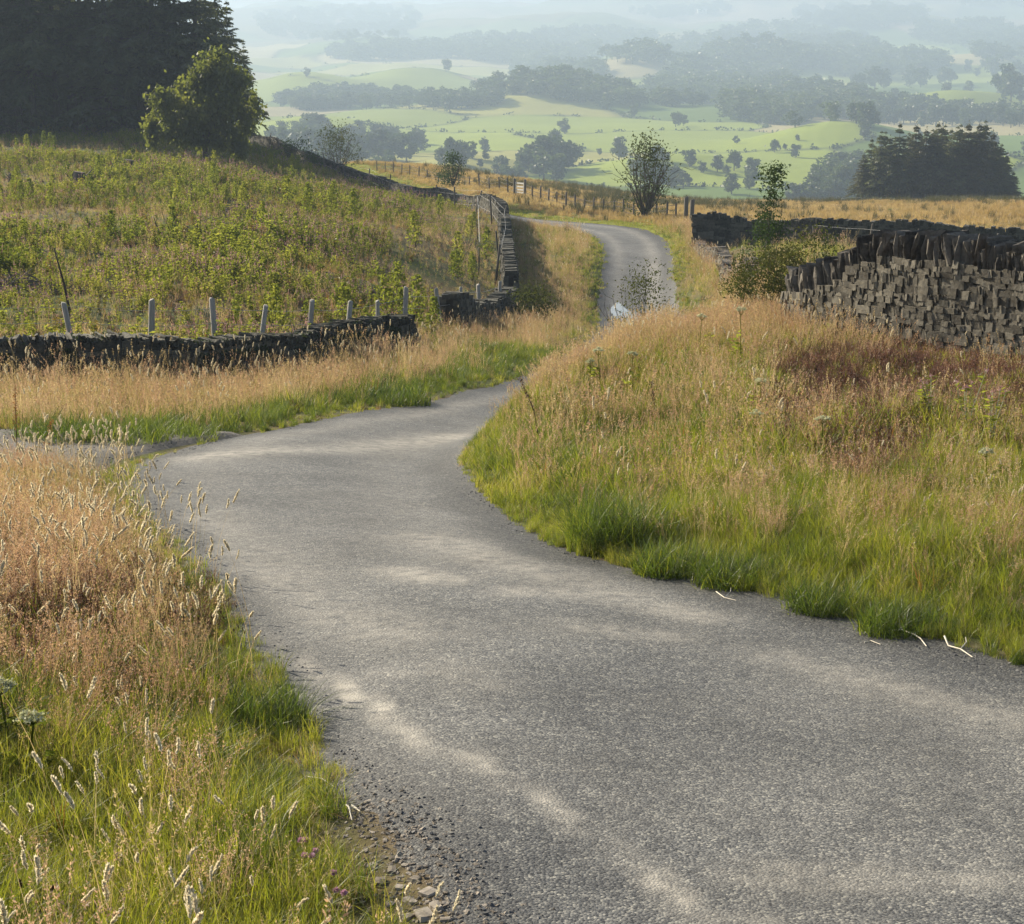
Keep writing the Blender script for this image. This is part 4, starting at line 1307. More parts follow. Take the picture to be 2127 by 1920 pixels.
def tuft(kind, seed, k=1.0):
    """k widens blades (and thins their number) for plants seen from far off"""
    r0 = np.random.default_rng(seed)
    mb = MB()
    q = lambda n: max(3, int(n / k))
    if kind == 'short':
        mats = ['green', 'tan']
        blades(mb, q(60), .1, .06, .2, .0042 * k, .9, 0, r0); blades(mb, q(8), .1, .06, .18, .0035 * k, 1.1, 1, r0)
    elif kind == 'green':
        mats = ['green', 'tan']
        blades(mb, q(48), .09, .18, .42, .005 * k, .8, 0, r0); blades(mb, q(9), .1, .15, .4, .003 * k, .9, 1, r0)
    elif kind == 'lush':
        mats = ['lush', 'green']
        blades(mb, q(80), .1, .2, .42, .0045 * k, 1.0, 0, r0, 4); blades(mb, q(25), .11, .15, .4, .0045 * k, 1.0, 1, r0)
    elif kind == 'tan':
        mats = ['green', 'tan', 'pink']
        blades(mb, q(22), .1, .12, .36, .004 * k, .8, 0, r0); blades(mb, q(16), .1, .12, .35, .003 * k, .9, 1, r0)
        tp, d, _ = blades(mb, q(15), .09, .38, .72, .0022 * k, .38, 1, r0, 4)
        panicle(mb, tp, d, .13, .018, int(26 / k ** .7), .0075 * k ** .6, 2 if r0.random() < .5 else 1, r0)
    elif kind == 'pink':
        mats = ['green', 'tan', 'pink']
        blades(mb, q(16), .1, .1, .3, .004 * k, .8, 0, r0); blades(mb, q(12), .1, .1, .3, .003 * k, .9, 1, r0)
        tp, d, _ = blades(mb, q(17), .11, .32, .6, .0018 * k, .35, 2, r0, 4)
        panicle(mb, tp, d, .14, .032, int(34 / k ** .7), .0055 * k ** .6, 2, r0)
    elif kind == 'fog':
        mats = ['green', 'tan', 'cream']
        blades(mb, q(14), .08, .12, .34, .005 * k, .8, 0, r0)
        tp, d, _ = blades(mb, max(2, int(3 / k ** .5)), .08, .5, .82, .0028 * k, .35, 1, r0, 4)
        dense_head(mb, tp, d, .075, .0075 * k ** .4, 2, r0, .0055 * k ** .5, int(110 / k ** .6))
    elif kind == 'plantain':
        mats = ['green', 'seedbrown']
        blades(mb, q(26), .08, .08, .22, .008 * k, 1.0, 0, r0)
        tp, d, _ = blades(mb, 5, .08, .22, .42, .003 * k, .2, 0, r0)
        dense_head(mb, tp, d, .028, .006, 1, r0, .005, 34)
    elif kind == 'dry':
        mats = ['tan', 'rust']
        blades(mb, q(40), .12, .1, .32, .003 * k, 1.1, 0, r0); blades(mb, q(10), .12, .1, .25, .004 * k, 1.2, 1, r0)
    elif kind == 'heather':
        mats = ['heather', 'twig']
        tp, d, rows = blades(mb, q(46), .16, .16, .36, .004 * k, .5, 1, r0)
        panicle(mb, tp, d, .14, .022, int(20 / k ** .5), .0085 * k ** .5, 0, r0)
    elif kind == 'weed':
        mats = ['weed', 'twig']
        tp, d, rows = blades(mb, q(9), .12, .3, .75, .006 * k, .25, 1, r0, 4)
        n = 190
        i = r0.integers(0, len(tp), n); t = r0.random(n) ** .7
        P_ = tp[i] * t[:, None] + rows[0][0][i] * (1 - t)[:, None] + r0.normal(0, .035, (n, 3))
        dd = rdirs(n); dd[:, 2] = np.abs(dd[:, 2]) * .6; w_ = np.cross(dd, rdirs(n)); w_ /= np.linalg.norm(w_, axis=1)[:, None] + 1e-9
        s = .024 * k ** .35 * r0.uniform(.6, 1.3, n)[:, None]
        quads(mb, P_, dd * s * 1.5, w_ * s * .55, 0)
    elif kind == 'weedyel':
        o = tuft('weed', seed, k); return (o[0], ['weedyel', 'twig'])
    elif kind == 'herb':
        mats = ['weed', 'twig', 'magenta']
        tp, d, rows = blades(mb, q(7), .14, .6, 1.05, .006 * k, .15, 1, r0, 4)
        n = int(90 / k ** .5); i = r0.integers(0, len(tp), n); t = r0.uniform(.2, .8, n)
        P_ = tp[i] * t[:, None] + rows[0][0][i] * (1 - t)[:, None]
        dd = rdirs(n); dd[:, 2] = np.abs(dd[:, 2]) * .5; P_ = P_ + dd * .04
        w_ = np.cross(dd, rdirs(n)); w_ /= np.linalg.norm(w_, axis=1)[:, None] + 1e-9
        quads(mb, P_, dd * .05, w_ * .011 * k ** .5, 0)
        panicle(mb, tp, d, .22, .03, int(22 / k ** .4), .013 * k ** .4, 2, r0)
    elif kind == 'rust':
        mats = ['rust', 'tan']
        blades(mb, q(30), .14, .15, .45, .008 * k, .9, 0, r0); blades(mb, q(20), .14, .15, .45, .003 * k, .8, 1, r0)
    elif kind == 'moor':
        mats = ['moor']
        blades(mb, q(130), .3, .18, .5, .006 * k, .7, 0, r0)
    elif kind == 'mown':
        mats = ['green', 'moor']
        blades(mb, q(150), .35, .05, .14, .006 * k, .8, 0, r0); blades(mb, q(30), .35, .05, .16, .005 * k, .8, 1, r0)
    elif kind == 'rush':
        mats = ['rush']
        blades(mb, q(130), .22, .45, .95, .006 * k, .55, 0, r0)
    elif kind == 'brash':
        mats = ['brash']
        blades(mb, q(26), .25, .15, .5, .012 * k, 1.4, 0, r0)
    return mb, mats


def protos(name, kinds, k):
    """hidden-from-nothing prototype meshes kept only inside a node collection"""
    c = bpy.data.collections.new(name)
    idx = {}
    i = 0
    for kd, cnt in kinds:
        idx[kd] = []
        for _ in range(cnt):
            mb, mats = tuft(kd, 900 + i * 7 + int(k * 100), k)
            me = mb.mesh('grass_tuft', [M[q] for q in mats], True)
            c.objects.link(bpy.data.objects.new('tuft_%03d' % i, me))
            idx[kd].append(i); i += 1
    return c, idx


def scatter_object(name, coll, P_, rot, scl, idx, label):
    me = bpy.data.meshes.new(name)
    n = len(P_)
    me.vertices.add(n); me.vertices.foreach_set('co', P_.astype(np.float32).ravel())
    a = me.attributes.new('spin', 'FLOAT_VECTOR', 'POINT'); a.data.foreach_set('vector', rot.astype(np.float32).ravel())
    a = me.attributes.new('size', 'FLOAT', 'POINT'); a.data.foreach_set('value', scl.astype(np.float32))
    a = me.attributes.new('pick', 'INT', 'POINT'); a.data.foreach_set('value', idx.astype(np.int32))
    o = link(name, me)
    ng = bpy.data.node_groups.new(name, 'GeometryNodeTree')
    ng.interface.new_socket('Geometry', in_out='INPUT', socket_type='NodeSocketGeometry')
    ng.interface.new_socket('Geometry', in_out='OUTPUT', socket_type='NodeSocketGeometry')
    N, L = ng.nodes, ng.links
    gi, go = N.new('NodeGroupInput'), N.new('NodeGroupOutput')
    ci = N.new('GeometryNodeCollectionInfo'); ci.inputs['Collection'].default_value = coll
    ci.inputs['Separate Children'].default_value = True; ci.inputs['Reset Children'].default_value = True
    ip = N.new('GeometryNodeInstanceOnPoints'); ip.inputs['Pick Instance'].default_value = True

    def attr(nm, ty):
        q = N.new('GeometryNodeInputNamedAttribute'); q.data_type = ty; q.inputs['Name'].default_value = nm
        return q.outputs['Attribute']
    L.new(gi.outputs[0], ip.inputs['Points']); L.new(ci.outputs[0], ip.inputs['Instance'])
    L.new(attr('pick', 'INT'), ip.inputs['Instance Index']); L.new(attr('spin', 'FLOAT_VECTOR'), ip.inputs['Rotation'])
    L.new(attr('size', 'FLOAT'), ip.inputs['Scale']); L.new(ip.outputs[0], go.inputs[0])
    md = o.modifiers.new('scatter', 'NODES'); md.node_group = ng
    tag(o, label, None, None, 'stuff')
    return o


EDGE_D = (EL[::2], ER[::2])


def road_d(x, y):
    d = np.minimum(seg_dist(x, y, EDGE_D[0]), seg_dist(x, y, EDGE_D[1]))
    return np.where(in_poly(x, y, ROADPOLY), -d, d)


def sample(n, a0, a1, y0, y1, p=1.0):
    """random ground points; density per square metre falls as y**-p"""
    e = 2 - p
    y = (y0 ** e + (y1 ** e - y0 ** e) * rng.random(n)) ** (1 / e) if abs(e) > 1e-6 else y0 * (y1 / y0) ** rng.random(n)
    x = rng.uniform(a0, a1, n) * y
    return x, y


def choose(idx, weights):
    """weights: dict kind -> array(n); returns prototype index per point"""
    ks = list(weights)
    Wt = np.stack([np.broadcast_to(weights[k], weights[ks[0]].shape) for k in ks], 1).clip(0)
    Wt = np.cumsum(Wt, 1); r = rng.random(len(Wt)) * Wt[:, -1]
    kind = (r[:, None] > Wt).sum(1).clip(0, len(ks) - 1)
    out = np.zeros(len(Wt), int)
    for i, k in enumerate(ks):
        s = kind == i
        out[s] = rng.choice(idx[k], s.sum())
    return out, np.array(ks)[kind]


def place(name, coll, idx, x, y, weights, label, smin=.7, smax=1.25, hgt=None, wind=.1):
    pick, kinds = choose(idx, weights)
    z = gz(x, y)
    n = len(x)
    rot = np.column_stack([rng.normal(0, .12, n), rng.normal(0, .12, n) + wind, np.zeros(n)])
    # spin about the vertical is kept random but the lean keeps its direction
    az = rng.uniform(0, 6.283, n)
    rot[:, 2] = az
    s = rng.uniform(smin, smax, n) * (1 if hgt is None else hgt)
    return scatter_object(name, coll, np.column_stack([x, y, z]), rot, s, pick, label)


NEARK = [('short', 4), ('green', 4), ('lush', 3), ('tan', 5), ('pink', 4), ('fog', 4), ('plantain', 2), ('dry', 2), ('heather', 3), ('rust', 2)]
CN, IN_ = protos('near_tufts', NEARK, 1.0)
CM, IM = protos('middle_tufts', NEARK, 1.7)
EMID = None


def near_zone(x, y):
    d = road_d(x, y)
    ok = (d > .03) & ~in_poly(x, y, LAYBY) & ~in_poly(x, y, FIELD) & ~in_poly(x, y, ENCL)
    return ok, d


ones = lambda x: np.ones(len(x))

# --- left foreground verge
x, y = sample(17500, -.46, .05, 4.2, 21, .9)
ok, d = near_zone(x, y); cxl = np.interp(y, EL[:, 1][:200], EL[:, 0][:200])
ok &= x < np.interp(y, [p[1] for p in LEFT[:12]], [p[0] for p in LEFT[:12]]) + .05
x, y, d = x[ok], y[ok], d[ok]
keep = (rng.random(len(x)) < np.clip(.45 + d * .8, 0, 1)) & ~((y < 7.6) & (d < .3 * smooth(7.4, 6.6, y) + .12 * (fbm(x * 3, y * 3, 409) - .5))); x, y, d = x[keep], y[keep], d[keep]
n_a = fbm(x * 1.2, y * .9, 401); n_b = fbm(x * .6, y * .5, 402)
tall = smooth(.12, .8, d)
far_ = smooth(7.0, 12.5, y + (n_b - .5) * 4 + (n_a - .5) * 5)                  # tan beyond, green close to the camera
hz = np.exp(-(((x + 3.1) / .9) ** 2 + ((y - 10.6) / 1.0) ** 2)) + .8 * np.exp(-(((x + 2.6) / .6) ** 2 + ((y - 9.0) / .5) ** 2))
Wt = {'short': (1 - tall) * 3 + .8 * (1 - far_), 'green': .6 + 2.2 * (1 - far_) * tall, 'lush': .25 * (1 - far_) + .1,
      'tan': tall * (.08 + .9 * far_) * (.4 + n_a), 'pink': tall * (.08 + 1.4 * far_) * (.3 + n_a * 1.2), 'fog': tall * (.08 + .2 * far_),
      'plantain': .45 * (1 - far_) * smooth(.5, .3, n_b), 'dry': .25 + .3 * far_, 'heather': hz * 4, 'rust': .03 * ones(x)}
hgt = (.5 + .4 * tall) * (.7 + .5 * n_a) * (1 - .35 * smooth(11, 17, y))
place('verge_grass', CN, IN_, x, y, Wt, 'tall seeding grass and green blades on the near left verge', hgt=hgt)

xs = np.concatenate([rng.uniform(-4.6, -1.2, 900)]); ys = rng.uniform(8.5, 18.5, 900)
ds = road_d(xs, ys)
ok = (ds > .1) & (ds < 1.3) & (xs < np.interp(ys, [p[1] for p in LEFT[:12]], [p[0] for p in LEFT[:12]])) & (rng.random(900) < .45)
xs, ys = xs[ok], ys[ok]
place('seed_heads', CN, IN_, xs, ys, {'fog': ones(xs)}, 'pale nodding seed heads along the edge of the left verge', smin=.75, smax=1.15)

# --- right bank
x, y = sample(54000, -.06, .5, 7.0, 40, .75)
ok, d = near_zone(x, y)
ok &= x > np.interp(y, [p[1] for p in RIGHT[:15]], [p[0] for p in RIGHT[:15]]) - .1
x, y, d = x[ok], y[ok], d[ok]
n_a = fbm(x * .9, y * .6, 411); n_b = fbm(x * .35, y * .3, 412); u_ = 512 + F * x / y
tall = smooth(.1, 1.1, d)
far_ = smooth(17.5, 26, y + (n_b - .5) * 8 + (n_a - .5) * 6 - (u_ - 700) * .003 + smooth(620, 480, u_) * 3)
hz = smooth(740, 860, u_) * np.exp(-((y - 20.2) / 2.2) ** 2) * smooth(.3, .5, n_b + .15) + .7 * np.exp(-(((u_ - 885) / 40) ** 2 + ((y - 15.6) / .8) ** 2))
hz += .8 * np.exp(-(((u_ - 930) / 60) ** 2 + ((y - 22.4) / .7) ** 2))
Wt = {'short': (1 - tall) * 2.5 + .25, 'green': .7 + 3.6 * (1 - far_), 'lush': .1 + .5 * (1 - far_) * smooth(.45, .6, n_a) + .8 * np.exp(-((d - .7) / .5) ** 2) * (1 - far_),
      'tan': tall * (.3 + 1.5 * far_) * (.4 + n_a), 'pink': tall * (.2 + 1.1 * far_) * (.4 + (1 - n_a)), 'fog': tall * (.035 + .08 * far_),
      'dry': .15 + .15 * far_, 'heather': hz * 16, 'rust': .04 + 1.5 * np.exp(-(((u_ - 790) / 40) ** 2 + ((y - 26) / 1.5) ** 2))}
hgt = (.5 + .4 * tall) * (.7 + .5 * n_a) * (1 - .25 * np.clip(hz, 0, 1)) * (1 - .28 * smooth(18, 25, y)) * (1 + .35 * np.exp(-(seg_dist(x, y, WALL_R1) / 1.3) ** 2))
s = y < 15
place('bank_grass', CN, IN_, x[s], y[s], {k: (v[s] if hasattr(v, 'shape') and v.shape else v) for k, v in Wt.items()}, 'lush green and seeding grass on the near right bank', hgt=hgt[s])
s = ~s
place('bank_grass', CM, IM, x[s], y[s], {k: (v[s] if hasattr(v, 'shape') and v.shape else v) for k, v in Wt.items()}, 'tan feathery grass and brown heather on the upper right bank below the wall', hgt=hgt[s] * 1.02)

# --- left verge beyond the lay-by, up to the walls, and both sides of the dip
x, y = sample(54000, -.46, .16, 21.5, 105, .8)
ok, d = near_zone(x, y)
ok &= ~((x > np.interp(y, [p[1] for p in RIGHT], [p[0] for p in RIGHT]) - .1) & (y < 40))
x, y, d = x[ok], y[ok], d[ok]
n_a = fbm(x * .6, y * .4, 421); n_b = fbm(x * .25, y * .2, 422)
tall = smooth(.1, 1.3, d)
dw = np.where(y > 44, smooth(.0, .7, d + (n_b - .5)), smooth(.7, 3.2, d + (n_a - .5) * 3.4))
Wt = {'short': (1 - tall) * 2.0 + .1, 'green': .35 + .5 * (1 - dw), 'lush': 2.2 * (1 - dw) * smooth(.0, .5, d) + .15 + .5 * smooth(.55, .7, n_b), 'tan': dw * 1.9 * (.4 + n_a), 'pink': dw * .9 * (1.3 - n_a),
      'fog': dw * .18 + .5 * np.exp(-(seg_dist(x, y, WALL_L1) / 1.5) ** 2), 'dry': .1 + .2 * dw, 'heather': .04 * ones(x), 'rust': .05 + .25 * smooth(80, 100, y)}
hgt = (.45 + .5 * tall) * (.65 + .6 * n_a) * (1 + .35 * smooth(44, 50, y) * (x > 3)) * (1 + .25 * np.exp(-(seg_dist(x, y, WALL_L1) / 1.2) ** 2))
place('roadside_grass', CM, IM, x, y, Wt, 'tan and green grass between the lane and the dark mossy wall', hgt=hgt)

# --- inside the walled enclosure
x, y = sample(3600, .1, .5, 26, 80, 1.0)
ok = in_poly(x, y, ENCL); x, y = x[ok], y[ok]
place('meadow_grass', CM, IM, x, y, {'green': ones(x), 'tan': ones(x) * .7, 'short': ones(x)}, 'grass inside the walled enclosure')

# --- weedy clearing
CF_, IF = protos('clearing_plants', [('weed', 6), ('weedyel', 2), ('herb', 4), ('tan', 3), ('pink', 2), ('rust', 2), ('heather', 3), ('brash', 2), ('green', 3)], 2.6)
x, y = sample(50000, -.48, .03, 30, 165, .85)
ok = in_poly(x, y, FIELD); x, y = x[ok], y[ok]
n_a = fbm(x / 3.0, y / 5.0, 431); n_b = fbm(x / 9, y / 12, 432); n_c = fbm(x / 5, y / 7, 433)
dwl = np.minimum(seg_dist(x, y, WALL_L3), seg_dist(x, y, WALL_L2))
tanz = smooth(.44, .56, n_b) * (.55 + .45 * smooth(55, 85, y)) + 1.3 * smooth(5.5, 3, dwl) * smooth(60, 66, y) * smooth(125, 110, y) + .8 * np.exp(-(((x + 1.5) / 3) ** 2 + ((y - 61) / 4) ** 2))
tanz = np.clip(tanz, 0, 1)
Wt = {'weed': (1 - tanz) * (.35 + 2.2 * smooth(.4, .62, n_a)), 'weedyel': .1 + .9 * smooth(.55, .7, n_c) * smooth(60, 90, y) * (1 - tanz), 'herb': (.25 + 4.5 * smooth(.56, .64, n_c)) * (1 - .6 * tanz), 'tan': .6 + 2.8 * tanz,
      'pink': .3 + 1.7 * tanz, 'rust': .08 + .9 * smooth(.6, .7, fbm(x / 2, y / 3, 434)), 'heather': .5 + .9 * smooth(.52, .66, n_b), 'brash': .25 * ones(x), 'green': .5 * ones(x)}
hgt = (.35 + 1.2 * n_a) * (.75 + .5 * n_c) * (1 - .3 * tanz)
place('clearing_growth', CF_, IF, x, y, Wt, 'dense green weeds, pink flower spikes and tan grass covering the felled clearing', hgt=hgt)

# --- moor
CO, IO = protos('moor_tufts', [('moor', 4), ('rush', 3), ('mown', 3), ('rust', 2)], 3.0)
x, y = sample(62000, -.12, .48, 78, 275, .8)
d = road_d(x, y)
ok = (d > .1) & ~in_poly(x, y, FIELD) & ~in_poly(x, y, ENCL) & ((y > 100) | (x > 2))
x, y, d = x[ok], y[ok], d[ok]
dR3 = seg_dist(x, y, WALL_R3)
n_a = fbm(x / 7, y / 9, 441); n_b = fbm(x / 22, y / 16, 442)
vg_ = np.exp(-((d - .5) / 2.6) ** 2)
Wt = {'moor': 1.6 * (1 - vg_), 'rush': (.04 + 1.1 * smooth(.56, .68, n_a) * smooth(110, 160, y)) * (1 - vg_), 'mown': 3 * vg_ + .35 * smooth(.5, .65, n_b), 'rust': .35 * (1 - vg_) * smooth(.4, .6, 1 - n_b)}
place('moor_grass', CO, IO, x, y, Wt, 'orange and green rough grass with dark rushes on the moor', hgt=.7 + .6 * n_a)

# --- loose chippings along the lane edges, in the lay-by and stony verge at the bottom
c = bpy.data.collections.new('chips')
for i in range(5):
    mb = MB(); stone(mb, np.zeros(3), np.array((1, 0, 0)), np.array((0, .8, 0)), np.array((0, 0, .55)), True)
    c.objects.link(bpy.data.objects.new('chip_%02d' % i, mb.mesh('chip', M['chip'])))
n = 60000
x, y = sample(n, -.36, .36, 4.5, 24, .7)
d = road_d(x, y)
pr = np.exp(-((d + .12) / .13) ** 2) * .8 + .03 * (d < 0) + .35 * in_poly(x, y, LAYBY)
ok = rng.random(n) < pr; x, y, d = x[ok], y[ok], d[ok]
z = np.where(d < 0, rz(x, y) + .018, gz(x, y) + .0)
lay = in_poly(x, y, LAYBY); z = np.where(lay, gz(x, y) + .055, z)
m_ = len(x)
scatter_object('loose_chippings', c, np.column_stack([x, y, z]), np.column_stack([rng.normal(0, .4, (m_, 2)), rng.uniform(0, 6, m_)]),
               rng.uniform(.0035, .009, m_), rng.integers(0, 5, m_), 'loose dark chippings gathered along the road edges and lay-by')

c2 = bpy.data.collections.new('grit')
for i in range(5):
    mb = MB(); stone(mb, np.zeros(3), np.array((1, 0, 0)), np.array((0, .8, 0)), np.array((0, 0, .5)), False, 0, .25, .4)
    c2.objects.link(bpy.data.objects.new('grit_%02d' % i, mb.mesh('grit', M['pebble'])))
x, y = sample(60000, -.2, .05, 4.5, 9.0, .3)
d = road_d(x, y)
ok = rng.random(len(x)) < np.exp(-((d - .05) / .16) ** 2) * smooth(8.2, 6.8, y) * .5 * (x < .5)
x, y, d = x[ok], y[ok], d[ok]; m_ = len(x)
scatter_object('edge_grit', c2, np.column_stack([x, y, np.where(d < 0, rz(x, y) + .014, gz(x, y))]), np.column_stack([rng.normal(0, .4, (m_, 2)), rng.uniform(0, 6, m_)]),
               .003 + .0095 * rng.random(m_) ** 3, rng.integers(0, 5, m_), 'brown grit and small stones along the crumbled left road edge')

# ------------------------------------------------------------------ SINGLE PLANTS, STONES, DEAD WOOD
def single(name, mb, mats, loc, label, cat, group=None, rz__=0.0, s=1.0, smooth_=False):
    o = link(name, mb.mesh(name, [M[q] for q in mats], smooth_), None, tuple(loc)); tag(o, label, cat, group)
    o.rotation_euler.z = rz__; o.scale = (s, s, s)
    return o


# big green grass tussocks on the right bank and left verge
def tussock(seed, h, R, n, mats=('lush', 'green'), w_=.006):
    r0 = np.random.default_rng(seed); mb = MB()
    blades(mb, n, R, h * .5, h, w_, 1.1, 0, r0, 4); blades(mb, n // 4, R * 1.1, h * .4, h * .9, w_, 1.2, 1, r0, 4)
    return mb


for (u, v, h, R, lab) in ((612, 548, .8, .34, 'big dark green grass tussock leaning at the road edge on the right bank'), (668, 575, .42, .25, 'dark tussock just right of the big one'),
                          (735, 584, .4, .28, 'dark green tussock on the bank edge below the tall grass'), (825, 610, .34, .25, 'small dark tussock at the right road edge'),
                          (900, 632, .34, .25, 'low green tussock near the bleached sticks'), (395, 402, .5, .6, 'shadowed green tussock on the left verge by the bend'),
                          (462, 368, .5, .6, 'bushy green clump on the verge where the lane dips'), (455, 348, .6, .8, 'green mound of grass at the wall gap'),
                          (60, 440, .5, .6, 'lush green clump at the far side of the lay-by'), (120, 442, .45, .6, 'dark green clump behind the lay-by'), (180, 440, .4, .5, 'green clump at the right end of the lay-by verge'), (268, 728, .36, .2, 'dark green clump hanging over the near left road edge')):
    p = hit(u, v, 3); single('grass_tussock', tussock(int(u + v), h, R, int(900 if p[1] < 16 else 700), w_=.005 if p[1] < 16 else .009), ('lush', 'green'), p - np.array((0, 0, .02)), lab, 'grass tussock', 'green tussocks')


def umbel(seed, h, big=.055):
    r0 = np.random.default_rng(seed); st, hd = MB(), MB()
    P_ = [(0, 0, -.03), (.01, .01, h * .5), (.03, 0, h * .86)]
    tube(st, P_, [.007, .006, .004], 5)
    for k in range(16):
        a = r0.uniform(0, 6.28); q = big * math.sqrt(r0.random())
        e = np.array([.03 + q * math.cos(a), q * math.sin(a), h * (1 - .05 * (q / big) ** 2) + r0.normal(0, .006)])
        tube(st, [P_[-1], (e + np.array(P_[-1])) / 2 + [0, 0, -.01], e], [.002, .0015, .001], 3, cap=False)
        n = 22
        c = e + r0.normal(0, 1, (n, 3)) * np.array([.011, .011, .005])
        d = rdirs(n) * .007; w_ = np.cross(d, rdirs(n)); quads(hd, c, d, w_ * .8, 0)
    for k in range(4):
        a = r0.uniform(0, 6.28); zz = h * r0.uniform(.15, .6); e = np.array([math.cos(a), math.sin(a), .35])
        n = 9; t = np.linspace(.2, 1, n)
        quads(st, np.array([0, 0, zz]) + e * (.16 * t)[:, None] + r0.normal(0, .02, (n, 3)), np.tile(e * .03, (n, 1)), rdirs(n) * .02, 1)
    return st.mesh('stem', [M['weed'], M['weed']]), hd.mesh('flower_head', M['umbel'])


for i, (u, v, h, lab) in enumerate(((741, 375, .85, 'tallest white flowering umbel on the upper right bank'), (600, 405, .7, 'pale umbel left of the tallest one'), (632, 405, .65, 'pale umbel standing among the tan grass mid bank'),
                                    (588, 420, .72, 'umbel near the upper left of the right bank'), (700, 360, .6, 'small white umbel below the thorn bush'), (752, 470, .55, 'cream umbel in the green part of the bank'), (760, 430, .55, 'cream umbel above the green part of the bank'),
                                    (820, 470, .5, 'grey umbel right of the cream ones'), (985, 510, .5, 'umbel near the right edge of the bank'), (12, 770, .4, 'white umbel at the left edge of the near verge'), (30, 790, .34, 'second white umbel at the left edge of the near verge'))):
    plant_tree('umbel_flower', umbel(600 + i, h), hit(u, v, 3), lab, 'wildflower', 'umbels on the verges', 1, rng.uniform(0, 6), ('stem', 'flower_head'))


def thistle(seed, h):
    r0 = np.random.default_rng(seed); st, hd = MB(), MB()
    for k in range(5):
        a = r0.uniform(0, 6.28); hh = h * r0.uniform(.6, 1); d = np.array([math.cos(a), math.sin(a), 0])
        tp = d * hh * .25 + UP * hh
        tube(st, [(0, 0, 0), tuple(d * hh * .08 + UP * hh * .5), tuple(tp)], [.006, .005, .003], 4, cap=False)
        n = 26; t = r0.random(n)
        c = tp * t[:, None]; e = rdirs(n); e[:, 2] = np.abs(e[:, 2]) * .5
        quads(st, c + e * .035, e * .045, np.cross(e, rdirs(n)) * .012, 1)
        c = tp + r0.normal(0, .012, (24, 3)); e = rdirs(24); e[:, 2] = np.abs(e[:, 2]); quads(hd, c, e * .014, rdirs(24) * .004, 0)
    return st.mesh('stem', [M['umbel'], M['weed']]), hd.mesh('flower_head', M['magenta'])


for i, (u, v, h, lab) in enumerate(((965, 445, .75, 'grey green thistle with purple heads at the right of the bank'), (990, 455, .6, 'thistle leaning beside the taller purple headed one'), (930, 430, .55, 'thistle left of the purple headed pair'))):
    plant_tree('thistle', thistle(640 + i, h), hit(u, v, 3), lab, 'thistle', None, 1, 0, ('stem', 'flower_head'))


def dock(seed, h, lean):
    r0 = np.random.default_rng(seed); mb = MB()
    P_ = [np.array((0, 0, 0)), np.array((lean * .3, 0, h * .5)), np.array((lean, 0, h))]
    tube(mb, P_, [.006, .005, .002], 5, 0)
    n = 130; t = r0.uniform(.5, 1, n); c = np.column_stack([np.interp(t, [0, .5, 1], [0, lean * .3, lean]), np.zeros(n), t * h]) + r0.normal(0, .014, (n, 3))
    quads(mb, c, rdirs(n) * .011, rdirs(n) * .007, 1)
    return mb


for i, (u, v, h, ln, lab) in enumerate(((540, 445, .75, -.22, 'dark brown dead dock stem leaning left on the right bank'), (655, 425, .5, -.05, 'dark thin dead stem mid bank'), (18, 470, .9, .02, 'tall rusty brown seed stem at the left edge beside the lay-by'), (45, 478, .6, .1, 'shorter rusty seed stem beside the lay-by'))):
    single('dock_stem', dock(660 + i, h, ln), ('seedbrown', 'seedbrown' if i < 2 else 'rust'), hit(u, v, 3), lab, 'dead stem', None)

# clover heads near the bottom
for i, (u, v, lab) in enumerate(((629, 873, 0), (618, 882, 0), (648, 892, 0), (640, 905, 0), (626, 900, 0), (685, 918, 0), (706, 938, 0), (690, 928, 0))):
    u, v = u * .482 * 1.0, v
    p = hit(u * 1.0, v, 3); r0 = np.random.default_rng(680 + i)
    st, hd = MB(), MB(); h = r0.uniform(.13, .2)
    tube(st, [(0, 0, 0), (.01, 0, h * .6), (.015, .005, h)], [.0016, .0014, .0012], 4)
    n = 90; e = rdirs(n); e[:, 2] = e[:, 2] * .8 + .2
    quads(hd, np.array((.015, .005, h)) + e * .0095, e * .0065, np.cross(e, rdirs(n)) * .0035, 0)
    plant_tree('clover_flower', (st.mesh('stem', M['green']), hd.mesh('flower_head', M['clover'])), p, 'pink clover head in the grass near the stony road edge', 'wildflower', 'clover heads at the bottom left', 1, 0, ('stem', 'flower_head'))

# stones at the crumbled road edge, bottom
for i, (u, v, s) in enumerate(((372, 868, .045), (392, 872, .05), (405, 866, .03), (380, 884, .06), (400, 888, .035), (415, 880, .04), (428, 893, .05), (410, 902, .05), (390, 905, .035), (436, 908, .045), (424, 916, .06), (408, 918, .04), (365, 852, .03), (446, 920, .04), (384, 858, .028), (418, 868, .025))):
    mb = MB(); r0 = rng.uniform(.6, 1.2, 3)
    s *= .52; stone(mb, np.zeros(3), np.array((s * r0[0], 0, 0)), np.array((0, s * r0[1], 0)), np.array((0, 0, s * .55 * r0[2])), False, 0, .2, .35)
    p = hit(u, v, 3)
    single('verge_stone', mb, ('pebble',), (p[0], p[1], max(p[2], float(rz(p[0], p[1]))) + s * .05), 'small half buried stone at the crumbled left road edge', 'stone', 'stones at the crumbled road edge', rng.uniform(0, 6))


def stick(name, pts, r, lab, group, branch=True):
    P_ = np.array(pts); mb = MB()
    o = P_[0].copy(); P_ = P_ - o
    tube(mb, P_, np.linspace(r, r * .5, len(P_)), 5)
    if branch:
        k = len(P_) // 2; tube(mb, [P_[k], P_[k] + np.array((.05, .07, .02)), P_[k] + np.array((.06, .13, .03))], [r * .7, r * .5, r * .3], 4)
    single(name, mb, ('stick',), o, lab, 'dry stem', group)


def onroad(u, v, dz=.03):
    p = hit(u, v, 3); return (p[0], p[1], max(p[2], float(rz(p[0], p[1]))) + dz)


